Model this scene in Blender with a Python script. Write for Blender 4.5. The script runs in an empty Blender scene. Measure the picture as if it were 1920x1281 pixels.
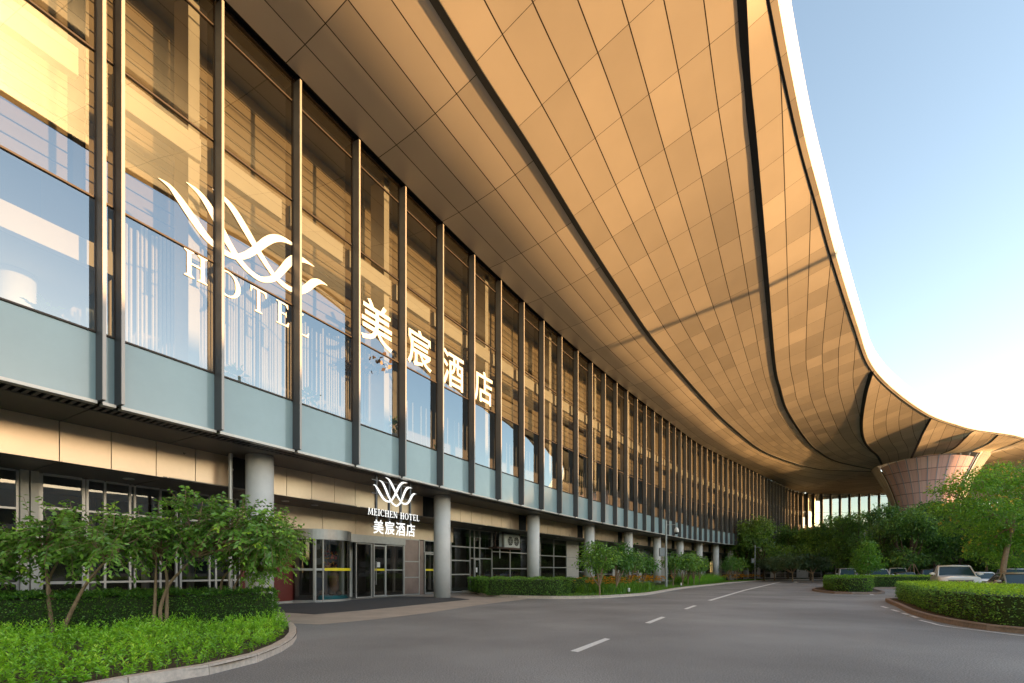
import bpy, math, random
import numpy as np
from mathutils import Vector, Matrix
R=math.radians
random.seed(7); rng=np.random.default_rng(7)
C=bpy.context.scene.collection
F=880.0; HZ=1072.0; CZ=1.5
def U(px,py,Y): return ((px-960)*Y/F, Y, CZ+(HZ-py)*Y/F)
def G(px,py,z=0.0):
    Y=(CZ-z)*F/(py-HZ); return ((px-960)*Y/F, Y)
# ------------------------------------------------------------------ tagging
def tag(o,label=None,cat=None,group=None,kind=None):
    if label: o['label']=label
    if cat: o['category']=cat
    if group: o['group']=group
    if kind: o['kind']=kind
    return o
def empty(name,loc,rz=0,label=None,cat=None,group=None):
    o=bpy.data.objects.new(name,None); C.objects.link(o); o.location=loc; o.rotation_euler=(0,0,rz)
    o.empty_display_size=.3
    return tag(o,label,cat,group)
def dup(root,loc=None,rz=None,label=None,scale=None):
    r=root.copy(); C.objects.link(r)
    if loc is not None: r.location=loc
    if rz is not None: r.rotation_euler=(0,0,rz)
    if scale is not None: r.scale=(scale,)*3 if not hasattr(scale,'__len__') else scale
    if label: r['label']=label
    for ch in list(root.children):
        c=ch.copy(); C.objects.link(c); c.parent=r
        for g in list(ch.children):
            d=g.copy(); C.objects.link(d); d.parent=c
    return r
class MB:
    def __init__(s): s.v=[]; s.f=[]; s.uv=None
    def add(s,vs,fs):
        n=len(s.v); s.v+= [tuple(a) for a in vs]; s.f+=[tuple(i+n for i in f) for f in fs]; return s
    def hexa(s,p): # 8 pts: bottom 4 ccw, top 4
        return s.add(p,[(3,2,1,0),(4,5,6,7),(0,1,5,4),(1,2,6,5),(2,3,7,6),(3,0,4,7)])
    def box(s,x0,x1,y0,y1,z0,z1):
        return s.hexa([(x0,y0,z0),(x1,y0,z0),(x1,y1,z0),(x0,y1,z0),(x0,y0,z1),(x1,y0,z1),(x1,y1,z1),(x0,y1,z1)])
    def prism(s,poly,z0,z1):
        n=len(poly); s.add([(x,y,z0) for x,y in poly]+[(x,y,z1) for x,y in poly],
          [tuple(range(n-1,-1,-1)),tuple(range(n,2*n))]+[(i,(i+1)%n,n+(i+1)%n,n+i) for i in range(n)]); return s
    def tube(s,pts,rad,n=8,cap=True):
        pts=[Vector(p) for p in pts]; m=len(pts)
        rad=[rad]*m if not hasattr(rad,'__len__') else rad
        vs=[];ref=None
        for i,p in enumerate(pts):
            d=(pts[min(i+1,m-1)]-pts[max(i-1,0)]).normalized()
            if ref is None: ref=Vector((1,0,0)) if abs(d.x)<.9 else Vector((0,1,0))
            a=(ref-d*ref.dot(d)).normalized(); b=d.cross(a); ref=a
            for k in range(n):
                t=2*math.pi*k/n; vs.append(p+(a*math.cos(t)+b*math.sin(t))*rad[i])
        fs=[(i*n+k,i*n+(k+1)%n,(i+1)*n+(k+1)%n,(i+1)*n+k) for i in range(m-1) for k in range(n)]
        if cap: fs+=[tuple(range(n-1,-1,-1)),tuple(range((m-1)*n,m*n))]
        return s.add(vs,fs)
    def lathe(s,c,prof,n=24):
        vs=[(c[0]+r*math.cos(2*math.pi*k/n),c[1]+r*math.sin(2*math.pi*k/n),c[2]+z) for r,z in prof for k in range(n)]
        m=len(prof)
        fs=[(i*n+k,i*n+(k+1)%n,(i+1)*n+(k+1)%n,(i+1)*n+k) for i in range(m-1) for k in range(n)]
        fs+=[tuple(range(n-1,-1,-1)),tuple(range((m-1)*n,m*n))]
        return s.add(vs,fs)
    def strip(s,A,B):
        n=len(A); return s.add(list(A)+list(B),[(i,i+1,n+i+1,n+i) for i in range(n-1)])
    def build(s,name,mat,parent=None,smooth=False,uv=None,bevel=0):
        me=bpy.data.meshes.new(name); me.from_pydata(s.v,[],s.f); me.validate(); 
        if uv is not None:
            L=me.uv_layers.new(name='UVMap'); vi=np.zeros(len(me.loops),dtype=np.int32); me.loops.foreach_get('vertex_index',vi)
            L.data.foreach_set('uv',np.asarray(uv,dtype=np.float32)[vi].ravel())
        if smooth: me.polygons.foreach_set('use_smooth',[True]*len(me.polygons))
        if mat: me.materials.append(mat)
        o=bpy.data.objects.new(name,me); C.objects.link(o)
        if parent: o.parent=parent
        if bevel:
            b=o.modifiers.new('b','BEVEL'); b.width=bevel; b.segments=2; b.limit_method='ANGLE'
        return o
def rnd_mesh(name,V,Fc,mat,parent=None,rnd=None):
    """V (n,3) array, Fc (m,k) index array, per-face random attribute"""
    me=bpy.data.meshes.new(name); k=Fc.shape[1]; m=len(Fc)
    me.vertices.add(len(V)); me.vertices.foreach_set('co',V.astype(np.float32).ravel())
    me.loops.add(m*k); me.loops.foreach_set('vertex_index',Fc.astype(np.int32).ravel())
    me.polygons.add(m); me.polygons.foreach_set('loop_start',np.arange(0,m*k,k,dtype=np.int32))
    me.polygons.foreach_set('loop_total',np.full(m,k,dtype=np.int32))
    me.update(calc_edges=True)
    if rnd is not None:
        a=me.attributes.new('rnd','FLOAT','FACE'); a.data.foreach_set('value',rnd.astype(np.float32))
    me.materials.append(mat)
    o=bpy.data.objects.new(name,me); C.objects.link(o)
    if parent: o.parent=parent
    return o
# ------------------------------------------------------------------ materials
def mat(name):
    m=bpy.data.materials.new(name); m.use_nodes=True; nt=m.node_tree
    return m,nt,nt.nodes['Principled BSDF']
def lin(c): return tuple(c)+(1,)
def simple(name,col,rough=.6,metal=0,noise=0,nscale=3,bump=0,bscale=40,spec=.5,coat=0):
    m,nt,b=mat(name); b.inputs['Base Color'].default_value=lin(col); b.inputs['Roughness'].default_value=rough
    b.inputs['Metallic'].default_value=metal; b.inputs['Specular IOR Level'].default_value=spec
    b.inputs['Coat Weight'].default_value=coat
    if noise or bump:
        tc=nt.nodes.new('ShaderNodeTexCoord')
    if noise:
        n=nt.nodes.new('ShaderNodeTexNoise'); n.inputs['Scale'].default_value=nscale; n.inputs['Detail'].default_value=6
        n.inputs['Roughness'].default_value=.65
        nt.links.new(tc.outputs['Object'],n.inputs['Vector'])
        r=nt.nodes.new('ShaderNodeValToRGB'); r.color_ramp.elements[0].position=.3; r.color_ramp.elements[1].position=.72
        r.color_ramp.elements[0].color=lin([c*(1-noise) for c in col]); r.color_ramp.elements[1].color=lin([min(1,c*(1+noise)) for c in col])
        nt.links.new(n.outputs['Fac'],r.inputs['Fac']); nt.links.new(r.outputs['Color'],b.inputs['Base Color'])
        rr=nt.nodes.new('ShaderNodeMapRange'); rr.inputs['To Min'].default_value=max(.02,rough-.08); rr.inputs['To Max'].default_value=min(1,rough+.1)
        nt.links.new(n.outputs['Fac'],rr.inputs['Value']); nt.links.new(rr.outputs['Result'],b.inputs['Roughness'])
    if bump:
        n2=nt.nodes.new('ShaderNodeTexNoise'); n2.inputs['Scale'].default_value=bscale; n2.inputs['Detail'].default_value=4
        nt.links.new(tc.outputs['Object'],n2.inputs['Vector'])
        bp=nt.nodes.new('ShaderNodeBump'); bp.inputs['Strength'].default_value=bump; bp.inputs['Distance'].default_value=.02
        nt.links.new(n2.outputs['Fac'],bp.inputs['Height']); nt.links.new(bp.outputs['Normal'],b.inputs['Normal'])
    return m
def emis(name,col,st):
    m,nt,b=mat(name); b.inputs['Base Color'].default_value=lin(col); b.inputs['Emission Color'].default_value=lin(col); b.inputs['Emission Strength'].default_value=st
    return m
def glass(name,refl,tint,wob=.0,rcol=(.95,.97,1)):
    m=bpy.data.materials.new(name); m.use_nodes=True; nt=m.node_tree; nt.nodes.clear()
    o=nt.nodes.new('ShaderNodeOutputMaterial'); mx=nt.nodes.new('ShaderNodeMixShader')
    t=nt.nodes.new('ShaderNodeBsdfTransparent'); t.inputs['Color'].default_value=lin(tint)
    g=nt.nodes.new('ShaderNodeBsdfGlossy'); g.inputs['Roughness'].default_value=.0; g.inputs['Color'].default_value=lin(rcol)
    fr=nt.nodes.new('ShaderNodeFresnel'); fr.inputs['IOR'].default_value=1.5
    mr=nt.nodes.new('ShaderNodeMapRange'); mr.inputs['From Min'].default_value=.04; mr.inputs['To Min'].default_value=refl; mr.inputs['To Max'].default_value=1
    nt.links.new(fr.outputs[0],mr.inputs['Value']); nt.links.new(mr.outputs[0],mx.inputs['Fac'])
    nt.links.new(t.outputs[0],mx.inputs[1]); nt.links.new(g.outputs[0],mx.inputs[2]); nt.links.new(mx.outputs[0],o.inputs['Surface'])
    if wob:
        tc=nt.nodes.new('ShaderNodeTexCoord'); n=nt.nodes.new('ShaderNodeTexNoise'); n.inputs['Scale'].default_value=.45; n.inputs['Detail'].default_value=1
        nt.links.new(tc.outputs['Object'],n.inputs['Vector'])
        bp=nt.nodes.new('ShaderNodeBump'); bp.inputs['Strength'].default_value=1; bp.inputs['Distance'].default_value=wob
        nt.links.new(n.outputs['Fac'],bp.inputs['Height']); nt.links.new(bp.outputs['Normal'],g.inputs['Normal']); nt.links.new(bp.outputs['Normal'],fr.inputs['Normal'])
    return m
def leafmat(name,c0,c1,c2=None,trans=.38,gloss=.05):
    m=bpy.data.materials.new(name); m.use_nodes=True; nt=m.node_tree; nt.nodes.clear()
    o=nt.nodes.new('ShaderNodeOutputMaterial'); at=nt.nodes.new('ShaderNodeAttribute'); at.attribute_name='rnd'
    r=nt.nodes.new('ShaderNodeValToRGB'); r.color_ramp.elements[0].color=lin(c0); r.color_ramp.elements[1].color=lin(c1); r.color_ramp.elements[1].position=.85
    if c2: e=r.color_ramp.elements.new(1.0); e.color=lin(c2)
    nt.links.new(at.outputs['Fac'],r.inputs['Fac'])
    d=nt.nodes.new('ShaderNodeBsdfDiffuse'); t=nt.nodes.new('ShaderNodeBsdfTranslucent'); g=nt.nodes.new('ShaderNodeBsdfGlossy'); g.inputs['Roughness'].default_value=.38
    g.inputs['Color'].default_value=(.8,.85,.8,1)
    hs=nt.nodes.new('ShaderNodeHueSaturation'); hs.inputs['Value'].default_value=1.35; hs.inputs['Hue'].default_value=.485
    oi=nt.nodes.new('ShaderNodeObjectInfo'); h0=nt.nodes.new('ShaderNodeHueSaturation'); ov=nt.nodes.new('ShaderNodeMapRange'); ov.inputs['To Min'].default_value=.78; ov.inputs['To Max'].default_value=1.4; nt.links.new(oi.outputs['Random'],ov.inputs['Value']); nt.links.new(ov.outputs[0],h0.inputs['Value']); oh=nt.nodes.new('ShaderNodeMapRange'); oh.inputs['To Min'].default_value=.515; oh.inputs['To Max'].default_value=.478; nt.links.new(oi.outputs['Random'],oh.inputs['Value']); nt.links.new(oh.outputs[0],h0.inputs['Hue']); nt.links.new(r.outputs['Color'],h0.inputs['Color'])
    nt.links.new(h0.outputs['Color'],hs.inputs['Color']); nt.links.new(hs.outputs['Color'],t.inputs['Color']); nt.links.new(h0.outputs['Color'],d.inputs['Color'])
    m1=nt.nodes.new('ShaderNodeMixShader'); m1.inputs[0].default_value=trans; nt.links.new(d.outputs[0],m1.inputs[1]); nt.links.new(t.outputs[0],m1.inputs[2])
    m2=nt.nodes.new('ShaderNodeMixShader'); m2.inputs[0].default_value=gloss; nt.links.new(m1.outputs[0],m2.inputs[1]); nt.links.new(g.outputs[0],m2.inputs[2])
    nt.links.new(m2.outputs[0],o.inputs['Surface']); return m
def soffit_mat():
    m,nt,b=mat('champagne_soffit_panels')
    N=nt.nodes.new; L=nt.links.new
    uv=N('ShaderNodeUVMap'); sp=N('ShaderNodeSeparateXYZ'); L(uv.outputs[0],sp.inputs[0])
    def fr(out,w):
        f=N('ShaderNodeMath'); f.operation='FRACT'; L(out,f.inputs[0])
        a=N('ShaderNodeMath'); a.operation='SUBTRACT'; a.inputs[1].default_value=.5; L(f.outputs[0],a.inputs[0])
        ab=N('ShaderNodeMath'); ab.operation='ABSOLUTE'; L(a.outputs[0],ab.inputs[0])
        g=N('ShaderNodeMath'); g.operation='GREATER_THAN'; g.inputs[1].default_value=.5-w; L(ab.outputs[0],g.inputs[0]); return g.outputs[0]
    fx=N('ShaderNodeMath'); fx.operation='FLOOR'; L(sp.outputs['X'],fx.inputs[0])
    # stagger the cross joints a little from row to row
    w1=N('ShaderNodeTexWhiteNoise'); w1.noise_dimensions='1D'; L(fx.outputs[0],w1.inputs['W'])
    ms=N('ShaderNodeMath'); ms.operation='GREATER_THAN'; ms.inputs[1].default_value=.6; L(w1.outputs['Value'],ms.inputs[0])
    mm=N('ShaderNodeMath'); mm.operation='MULTIPLY'; mm.inputs[1].default_value=.5; L(ms.outputs[0],mm.inputs[0])
    ya=N('ShaderNodeMath'); ya.operation='ADD'; L(sp.outputs['Y'],ya.inputs[0]); ya.inputs[1].default_value=0
    sx=fr(sp.outputs['X'],.018); sy=fr(ya.outputs[0],.0035)
    mx=N('ShaderNodeMath'); mx.operation='MAXIMUM'; L(sx,mx.inputs[0]); L(sy,mx.inputs[1])
    fy=N('ShaderNodeMath'); fy.operation='FLOOR'; L(ya.outputs[0],fy.inputs[0])
    cb=N('ShaderNodeCombineXYZ'); L(fx.outputs[0],cb.inputs[0]); L(fy.outputs[0],cb.inputs[1])
    wn=N('ShaderNodeTexWhiteNoise'); wn.noise_dimensions='2D'; L(cb.outputs[0],wn.inputs['Vector'])
    r=N('ShaderNodeMapRange'); r.inputs['To Min'].default_value=.86; r.inputs['To Max'].default_value=1.1; L(wn.outputs['Value'],r.inputs['Value'])
    tc=N('ShaderNodeTexCoord'); no=N('ShaderNodeTexNoise'); no.inputs['Scale'].default_value=.35; no.inputs['Detail'].default_value=5; L(tc.outputs['Object'],no.inputs['Vector'])
    r2=N('ShaderNodeMapRange'); r2.inputs['To Min'].default_value=.85; r2.inputs['To Max'].default_value=1.12; L(no.outputs['Fac'],r2.inputs['Value'])
    mu=N('ShaderNodeMath'); mu.operation='MULTIPLY'; L(r.outputs[0],mu.inputs[0]); L(r2.outputs[0],mu.inputs[1])
    vm=N('ShaderNodeVectorMath'); vm.operation='SCALE'; vm.inputs[0].default_value=SOFF; L(mu.outputs[0],vm.inputs['Scale'])
    mc=N('ShaderNodeMix'); mc.data_type='RGBA'; L(mx.outputs[0],mc.inputs['Factor']); L(vm.outputs[0],mc.inputs[6]); mc.inputs[7].default_value=(.03,.02,.012,1)
    L(mc.outputs[2],b.inputs['Base Color']); b.inputs['Metallic'].default_value=.06; b.inputs['Roughness'].default_value=.5; b.inputs['Specular IOR Level'].default_value=.25
    # tiny tilt of each panel
    s2=N('ShaderNodeVectorMath'); s2.operation='SUBTRACT'; L(wn.outputs['Color'],s2.inputs[0]); s2.inputs[1].default_value=(.5,.5,.5)
    s3=N('ShaderNodeVectorMath'); s3.operation='SCALE'; s3.inputs['Scale'].default_value=.022; L(s2.outputs[0],s3.inputs[0])
    ge=N('ShaderNodeNewGeometry'); ad=N('ShaderNodeVectorMath'); ad.operation='ADD'; L(ge.outputs['Normal'],ad.inputs[0]); L(s3.outputs[0],ad.inputs[1])
    nn=N('ShaderNodeVectorMath'); nn.operation='NORMALIZE'; L(ad.outputs[0],nn.inputs[0]); L(nn.outputs[0],b.inputs['Normal'])
    return m
SOFF=(.53,.455,.36)
M={}
M['soffit']=soffit_mat()
M['fin']=simple('fin_grey_metal',(.10,.10,.108),.5,.2,.12,1.5)
M['black']=simple('black_gap',(.008,.008,.008),.8)
M['joint']=simple('black_rubber_joint',(.012,.012,.013),.5,0,.2,4)
M['white_metal']=simple('white_metal',(.82,.81,.78),.4,0,.04,1)
M['sill']=simple('pale_sill',(.6,.58,.55),.4,.3,.1,3)
M['transom']=simple('bronze_transom',(.045,.032,.025),.5,.3)
M['finlit']=simple('fin_sunlit_edge',(.33,.31,.30),.35,.3)  # paler than the fin metal: sunlight on the edges put into the colour
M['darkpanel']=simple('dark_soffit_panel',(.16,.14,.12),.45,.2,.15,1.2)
M['beige']=simple('beige_panel',(.62,.47,.33),.30,.65,.10,.9,.05,8)
M['beige2']=simple('grey_panel',(.5,.46,.40),.5,.1,.12,.8)
M['conc']=simple('column_paint',(.70,.68,.65),.55,0,.09,1.3,.08,60)
M['alu']=simple('aluminium_frame',(.46,.44,.41),.38,.55,.08,3)
M['alud']=simple('dark_frame',(.10,.10,.105),.4,.4)
M['steel']=simple('brushed_steel',(.40,.385,.365),.38,.8,.1,6)
M['red']=simple('dark_red_panel',(.14,.022,.015),.3,0,.1,2)
M['yellow']=simple('yellow_strip',(.85,.68,.01),.5)
M['decal']=simple('black_decal',(.012,.012,.014),.5)
M['glass']=glass('facade_glass',.30,(.50,.52,.52),.006,(.76,.88,.96))
M['glassd']=glass('door_glass',.09,(.6,.63,.62),.002)
M['spandrel']=simple('spandrel_glass',(.30,.42,.46),.10,0,.09,.35,spec=.7)
M['mat']=simple('dark_door_mat',(.09,.09,.09),.95,0,.15,6,.5,150)
M['paper']=simple('paper',(.75,.75,.72),.7)
M['inwall']=simple('interior_wall',(.36,.31,.30),.8,0,.05,1)
M['cream']=simple('cream_beam',(.80,.74,.62),.6,0,.05,1)
M['infloor']=simple('interior_floor',(.22,.20,.18),.4,0,.1,1)
M['inceil']=simple('interior_ceiling',(.45,.46,.46),.8)
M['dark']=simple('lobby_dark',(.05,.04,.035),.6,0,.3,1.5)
M['slat']=simple('pale_slats',(.75,.68,.58),.6)
M['signwhite']=emis('backlit_white',(1,1,.98),.16)
M['whitefilm']=simple('white_film',(.62,.61,.60),.6)
M['bronze']=simple('bronze_leaf',(.10,.06,.035),.4,.3)
M['exit']=emis('exit_green',(.05,.8,.25),1.5)
M['pole']=simple('pole_grey',(.36,.39,.38),.45,.4,.1,2)
M['acwhite']=simple('unit_white',(.62,.64,.60),.5,0,.12,2)
M['rust']=simple('brown_steel',(.10,.06,.045),.7,.2,.3,6)
def asphalt():
    m,nt,b=mat('asphalt'); N=nt.nodes.new; L=nt.links.new
    tc=N('ShaderNodeTexCoord')
    n1=N('ShaderNodeTexNoise'); n1.inputs['Scale'].default_value=42; n1.inputs['Detail'].default_value=3; n1.inputs['Roughness'].default_value=.8; L(tc.outputs['Object'],n1.inputs['Vector'])
    n2=N('ShaderNodeTexNoise'); n2.inputs['Scale'].default_value=.22; n2.inputs['Detail'].default_value=7; L(tc.outputs['Object'],n2.inputs['Vector'])
    n3=N('ShaderNodeTexVoronoi'); n3.inputs['Scale'].default_value=70; L(tc.outputs['Object'],n3.inputs['Vector'])
    r1=N('ShaderNodeValToRGB'); r1.color_ramp.elements[0].position=.28; r1.color_ramp.elements[1].position=.75
    r1.color_ramp.elements[0].color=(.10,.097,.093,1); r1.color_ramp.elements[1].color=(.50,.485,.465,1); L(n1.outputs['Fac'],r1.inputs['Fac'])
    r2=N('ShaderNodeMapRange'); r2.inputs['From Min'].default_value=.3; r2.inputs['From Max'].default_value=.7; r2.inputs['To Min'].default_value=.72; r2.inputs['To Max'].default_value=1.26; L(n2.outputs['Fac'],r2.inputs['Value'])
    v=N('ShaderNodeVectorMath'); v.operation='SCALE'; L(r1.outputs['Color'],v.inputs[0]); L(r2.outputs[0],v.inputs['Scale'])
    L(v.outputs[0],b.inputs['Base Color']); b.inputs['Roughness'].default_value=.85
    bp=N('ShaderNodeBump'); bp.inputs['Strength'].default_value=.5; bp.inputs['Distance'].default_value=.01; L(n3.outputs['Distance'],bp.inputs['Height']); L(bp.outputs[0],b.inputs['Normal'])
    return m
M['asphalt']=asphalt()
M['paving']=simple('concrete_paving',(.52,.44,.36),.8,0,.15,1.1,.2,50)
M['clad']=simple('warm_wall_cladding',(.38,.29,.18),.7,0,.1,1)
M['kerb']=simple('granite_kerb',(.66,.55,.46),.75,0,.22,14,.3,70)
M['kerbr']=simple('brown_kerb',(.36,.26,.21),.75,0,.25,12,.3,70)
M['soil']=simple('soil',(.07,.05,.03),.95,0,.4,5,.6,20)
M['lawn']=simple('lawn_base',(.05,.09,.015),.95,0,.4,8,.6,40)
M['paint']=simple('road_paint',(.85,.83,.79),.7,0,.2,25)
M['bark']=simple('smooth_bark',(.30,.20,.12),.8,0,.3,9,.5,30)
M['barkd']=simple('dark_bark',(.12,.085,.055),.9,0,.3,9,.6,25)
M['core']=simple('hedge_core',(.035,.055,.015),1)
M['leaf_near']=leafmat('leaf_bush',(.06,.16,.03),(.19,.42,.055),(.38,.62,.06))
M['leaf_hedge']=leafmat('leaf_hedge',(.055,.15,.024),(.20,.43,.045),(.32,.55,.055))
M['leaf_hedge_lit']=leafmat('leaf_hedge_lime_lit',(.11,.26,.012),(.27,.52,.02),(.36,.60,.03))  # lime leaves, colour brightened for the light on the hedge tops
M['leaf_tree']=leafmat('leaf_tree_dark',(.04,.11,.025),(.15,.33,.04),(.27,.46,.045))
M['leaf_lite']=leafmat('leaf_tree_light',(.10,.25,.025),(.28,.53,.035),(.50,.58,.06),.45)
M['leaf_olive']=leafmat('leaf_tree_olive',(.04,.08,.025),(.10,.17,.055),(.16,.24,.07))
M['weed']=leafmat('ground_weed',(.12,.34,.02),(.36,.72,.035),(.60,.84,.08),.4,.05)
M['grass']=leafmat('grass_blades',(.06,.18,.012),(.17,.38,.025),(.3,.5,.04),.4,.05)
M['orange']=simple('orange_petal',(1.0,.48,.05),.6)
M['redpetal']=simple('red_petal',(.6,.04,.02),.6)
# ------------------------------------------------------------------ facade plan
def catmull(P,n=14):
    P=[np.array(p,float) for p in P]; P=[2*P[0]-P[1]]+P+[2*P[-1]-P[-2]]; out=[]
    for i in range(1,len(P)-2):
        for k in range(n):
            t=k/n; a,b,c,d=P[i-1:i+3]
            out.append(.5*((2*b)+(-a+c)*t+(2*a-5*b+4*c-d)*t*t+(-a+3*b-3*c+d)*t**3))
    out.append(P[-2]); return np.array(out)
PLAN=catmull([(-31.75,-25),(-19.7,-4.0),(-10.19,12.5),(-7.66,16.9),(-3.48,24.05),(.84,31.0),(3.72,35.4),(7.95,41.5),(13.46,49),(18.8,56),(26.7,66.2),(37.8,77.9),(50.3,91),(61,102),(67.5,106.3),(73.5,107.3),(84,106.5),(100,104),(125,99)])
SEG=np.r_[0,np.cumsum(np.linalg.norm(np.diff(PLAN,axis=0),axis=1))]
SMAX=SEG[-1]
def fp(s): return np.array([np.interp(s,SEG,PLAN[:,0]),np.interp(s,SEG,PLAN[:,1])])
def ft(s):
    d=fp(min(s+.8,SMAX))-fp(max(s-.8,0)); return d/np.linalg.norm(d)
def fac(s,off,z):
    t=ft(s); p=fp(s)-off*np.array([t[1],-t[0]]); return (p[0],p[1],z)
def s_at(px,off=0):
    k=(px-960)/F; lo,hi=0.,SEG[np.argmin(abs(PLAN[:,1]-100))]
    # X - kY grows with s
    lo=SEG[np.argmin(abs(PLAN[:,1]-5))] if px>-200 else 0
    g=lambda s:(lambda p:p[0]-k*p[1])(fac(s,off,0))
    for _ in range(50):
        m=(lo+hi)/2
        if g(m)<0: lo=m
        else: hi=m
    return lo
def inv(px,py,off):
    s=s_at(px,off); p=fac(s,off,0); return s,CZ+(HZ-py)*p[1]/F
def fbox(mb,s0,s1,o0,o1,z0,z1):
    a,b,c,d=fac(s0,o0,z0),fac(s1,o0,z0),fac(s1,o1,z0),fac(s0,o1,z0)
    up=lambda p:(p[0],p[1],z1)
    return mb.hexa([a,b,c,d,up(a),up(b),up(c),up(d)])
def fstrip(mb,s0,s1,a,b,step=1.4):  # a,b=(off,z)
    n=max(2,int((s1-s0)/step)+1); ss=np.linspace(s0,s1,n)
    return mb.strip([fac(s,*a) for s in ss],[fac(s,*b) for s in ss])
SKYS=.13; SKYE=4.0; SUNE=3.3; SUNC=(1,.56,.22); EXPO=2.35
# ================================================================== HOTEL BUILDING
B=empty('hotel_building',(-7.7,17,0),0,'long curved hotel building with a finned glass curtain wall above a recessed ground floor','building')
Binv=Vector((7.7,-17,0))
def bpart(mb,name,m,parent=None,**k):
    """part of the building: geometry is given in world space, object sits at the building origin"""
    mb.v=[(x+7.7,y-17,z) for x,y,z in mb.v]
    return mb.build(name,m,parent or B,**k)
ZB,Z1,Z2,Z3,Z4,ZT=5.93,7.73,11.2,15.02,18.62,19.5
s_a=s_at(417.9); s_d1=s_at(231); s_d0=s_at(195.7)
fins=[s_d0,s_d1,s_a]
s=s_a
while s<SMAX-32:
    Yc=fp(s)[1]; g=2.72 if Yc<36 else max(2.1,2.72-(Yc-36)*.021)
    s+=g; fins.append(s)
s=s_d0; left=[]
while s>22: s-=2.72; left.append(s)
fins=sorted(left[::-1]+fins)
for i,s in enumerate(fins[:]):
    mb=MB(); fbox(mb,s-.045,s+.035,0,.40,ZB-.02,19.28)
    f=bpart(mb,'fin',M['fin']); mb=MB(); fbox(mb,s-.043,s+.033,-.02,-.002,ZB-.02,19.25); bpart(mb,'lit_edge',M['finlit'],f)  # thin added strip, paler to paint the sun on each fin front
# three thin joint lines across each fin are a fraction of a pixel: left out
for i in range(len(fins)-1):
    a,b=fins[i]+.035,fins[i+1]-.045
    mb=MB()
    for z in (Z1,Z2,Z3,Z4): fbox(mb,a+.02,b-.02,.355,.44,z-.022,z+.022)
    for q0 in (a,b-.02): fbox(mb,q0,q0+.02,.36,.44,Z1-.03,ZT-.06)
    fbox(mb,a,b,.36,.50,ZT-.06,ZT+.05)
    w=bpart(mb,'window',M['transom'])
    g=MB(); g.add([fac(a,.40,Z1),fac(b,.40,Z1),fac(b,.40,ZT),fac(a,.40,ZT)],[(0,1,2,3)]); bpart(g,'glass_pane',M['glass'],w)
    g=MB(); fbox(g,a,b,.40,.43,ZB+.02,Z1-.03); bpart(g,'spandrel_panel',M['spandrel'],w)
S0,S1=fins[0],fins[-1]
# edge sill, grille, soffits
mb=MB(); 
for a,b in zip(fins[:-1],fins[1:]): fbox(mb,a+.05,b-.06,.24,.46,ZB-.09,ZB-.01)
bpart(mb,'sill_trim',M['sill'])
mb=MB(); n=int((S1-S0)/.17)
for k in range(min(n,420)):
    s=s_a-9+k*.17
    if s>S1: break
    fbox(mb,s,s+.085,.50,.92,5.835,5.87)
fstrip(mb,S0,S1,(.92,5.83),(.97,5.83)); fstrip(mb,S0,S1,(.46,5.84),(.5,5.84))
bpart(mb,'vent_grille',M['alud'])
mb=MB(); fstrip(mb,S0,S1,(.3,5.90),(1.0,5.90)); bpart(mb,'grille_void',M['black'])
mb=MB(); s=S0
while s<S1-3: fbox(mb,s+.01,s+2.7,.97,2.88,5.82,5.86); s+=2.72
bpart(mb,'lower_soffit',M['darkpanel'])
mb=MB(); fstrip(mb,S0,S1,(.9,5.885),(9.9,5.885)); fstrip(mb,S0,S1,(2.95,5.88),(2.95,4.68)); fstrip(mb,S0,S1,(2.9,4.72),(5.6,4.72)); bpart(mb,'soffit_backing',M['black'])
# columns (with pipes) and upper fascia wall between them
colpx=[487,829,1000,1105,1178,1231.7,1275,1311,1342,1370,1395]
cols=[s_at(p,1.92) for p in colpx]
d0=cols[1]-cols[0]; cols=[cols[0]-2*d0,cols[0]-d0]+cols
for s in cols:
    x,y,_=fac(s,1.92,0)
    mb=MB(); mb.lathe((x,y,0),[(.475,0),(.475,5.83)],40); c=bpart(mb,'column',M['conc'],smooth=False)
    c.data.polygons.foreach_set('use_smooth',[len(p.vertices)==4 for p in c.data.polygons])
    if abs(s-cols[2])>.1: continue
    mb=MB(); p=fac(s-.83,2.35,0); mb.tube([(p[0],p[1],0),(p[0],p[1],5.8)],.07,10)
    for z in (1.2,3.2,5.2): mb.tube([(p[0],p[1],z),(p[0],p[1],z+.05)],.09,10)
    bpart(mb,'downpipe',M['alu'])
mb=MB()
for a,b in zip(cols[:-1],cols[1:]):
    n=8; w=(b-a-1.1)/n
    for k in range(n): fbox(mb,a+.55+k*w+.012,a+.55+(k+1)*w-.012,2.87,2.93,4.66,5.815)
    fbox(mb,b-.53,b+.53,2.99,3.04,4.66,5.815)
bpart(mb,'fascia_wall',M['beige'])
mb=MB(); s=S0
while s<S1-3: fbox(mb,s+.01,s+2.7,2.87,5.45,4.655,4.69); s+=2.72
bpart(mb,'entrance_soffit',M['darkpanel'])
for px in (241,455+80,590,900,1045,1140):
    s=s_at(px,4.1); p=fac(s,4.1,4.64); mb=MB(); mb.lathe((p[0],p[1],4.625),[(.16,0),(.16,.028)],18); bpart(mb,'downlight',M['sill'])
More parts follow.
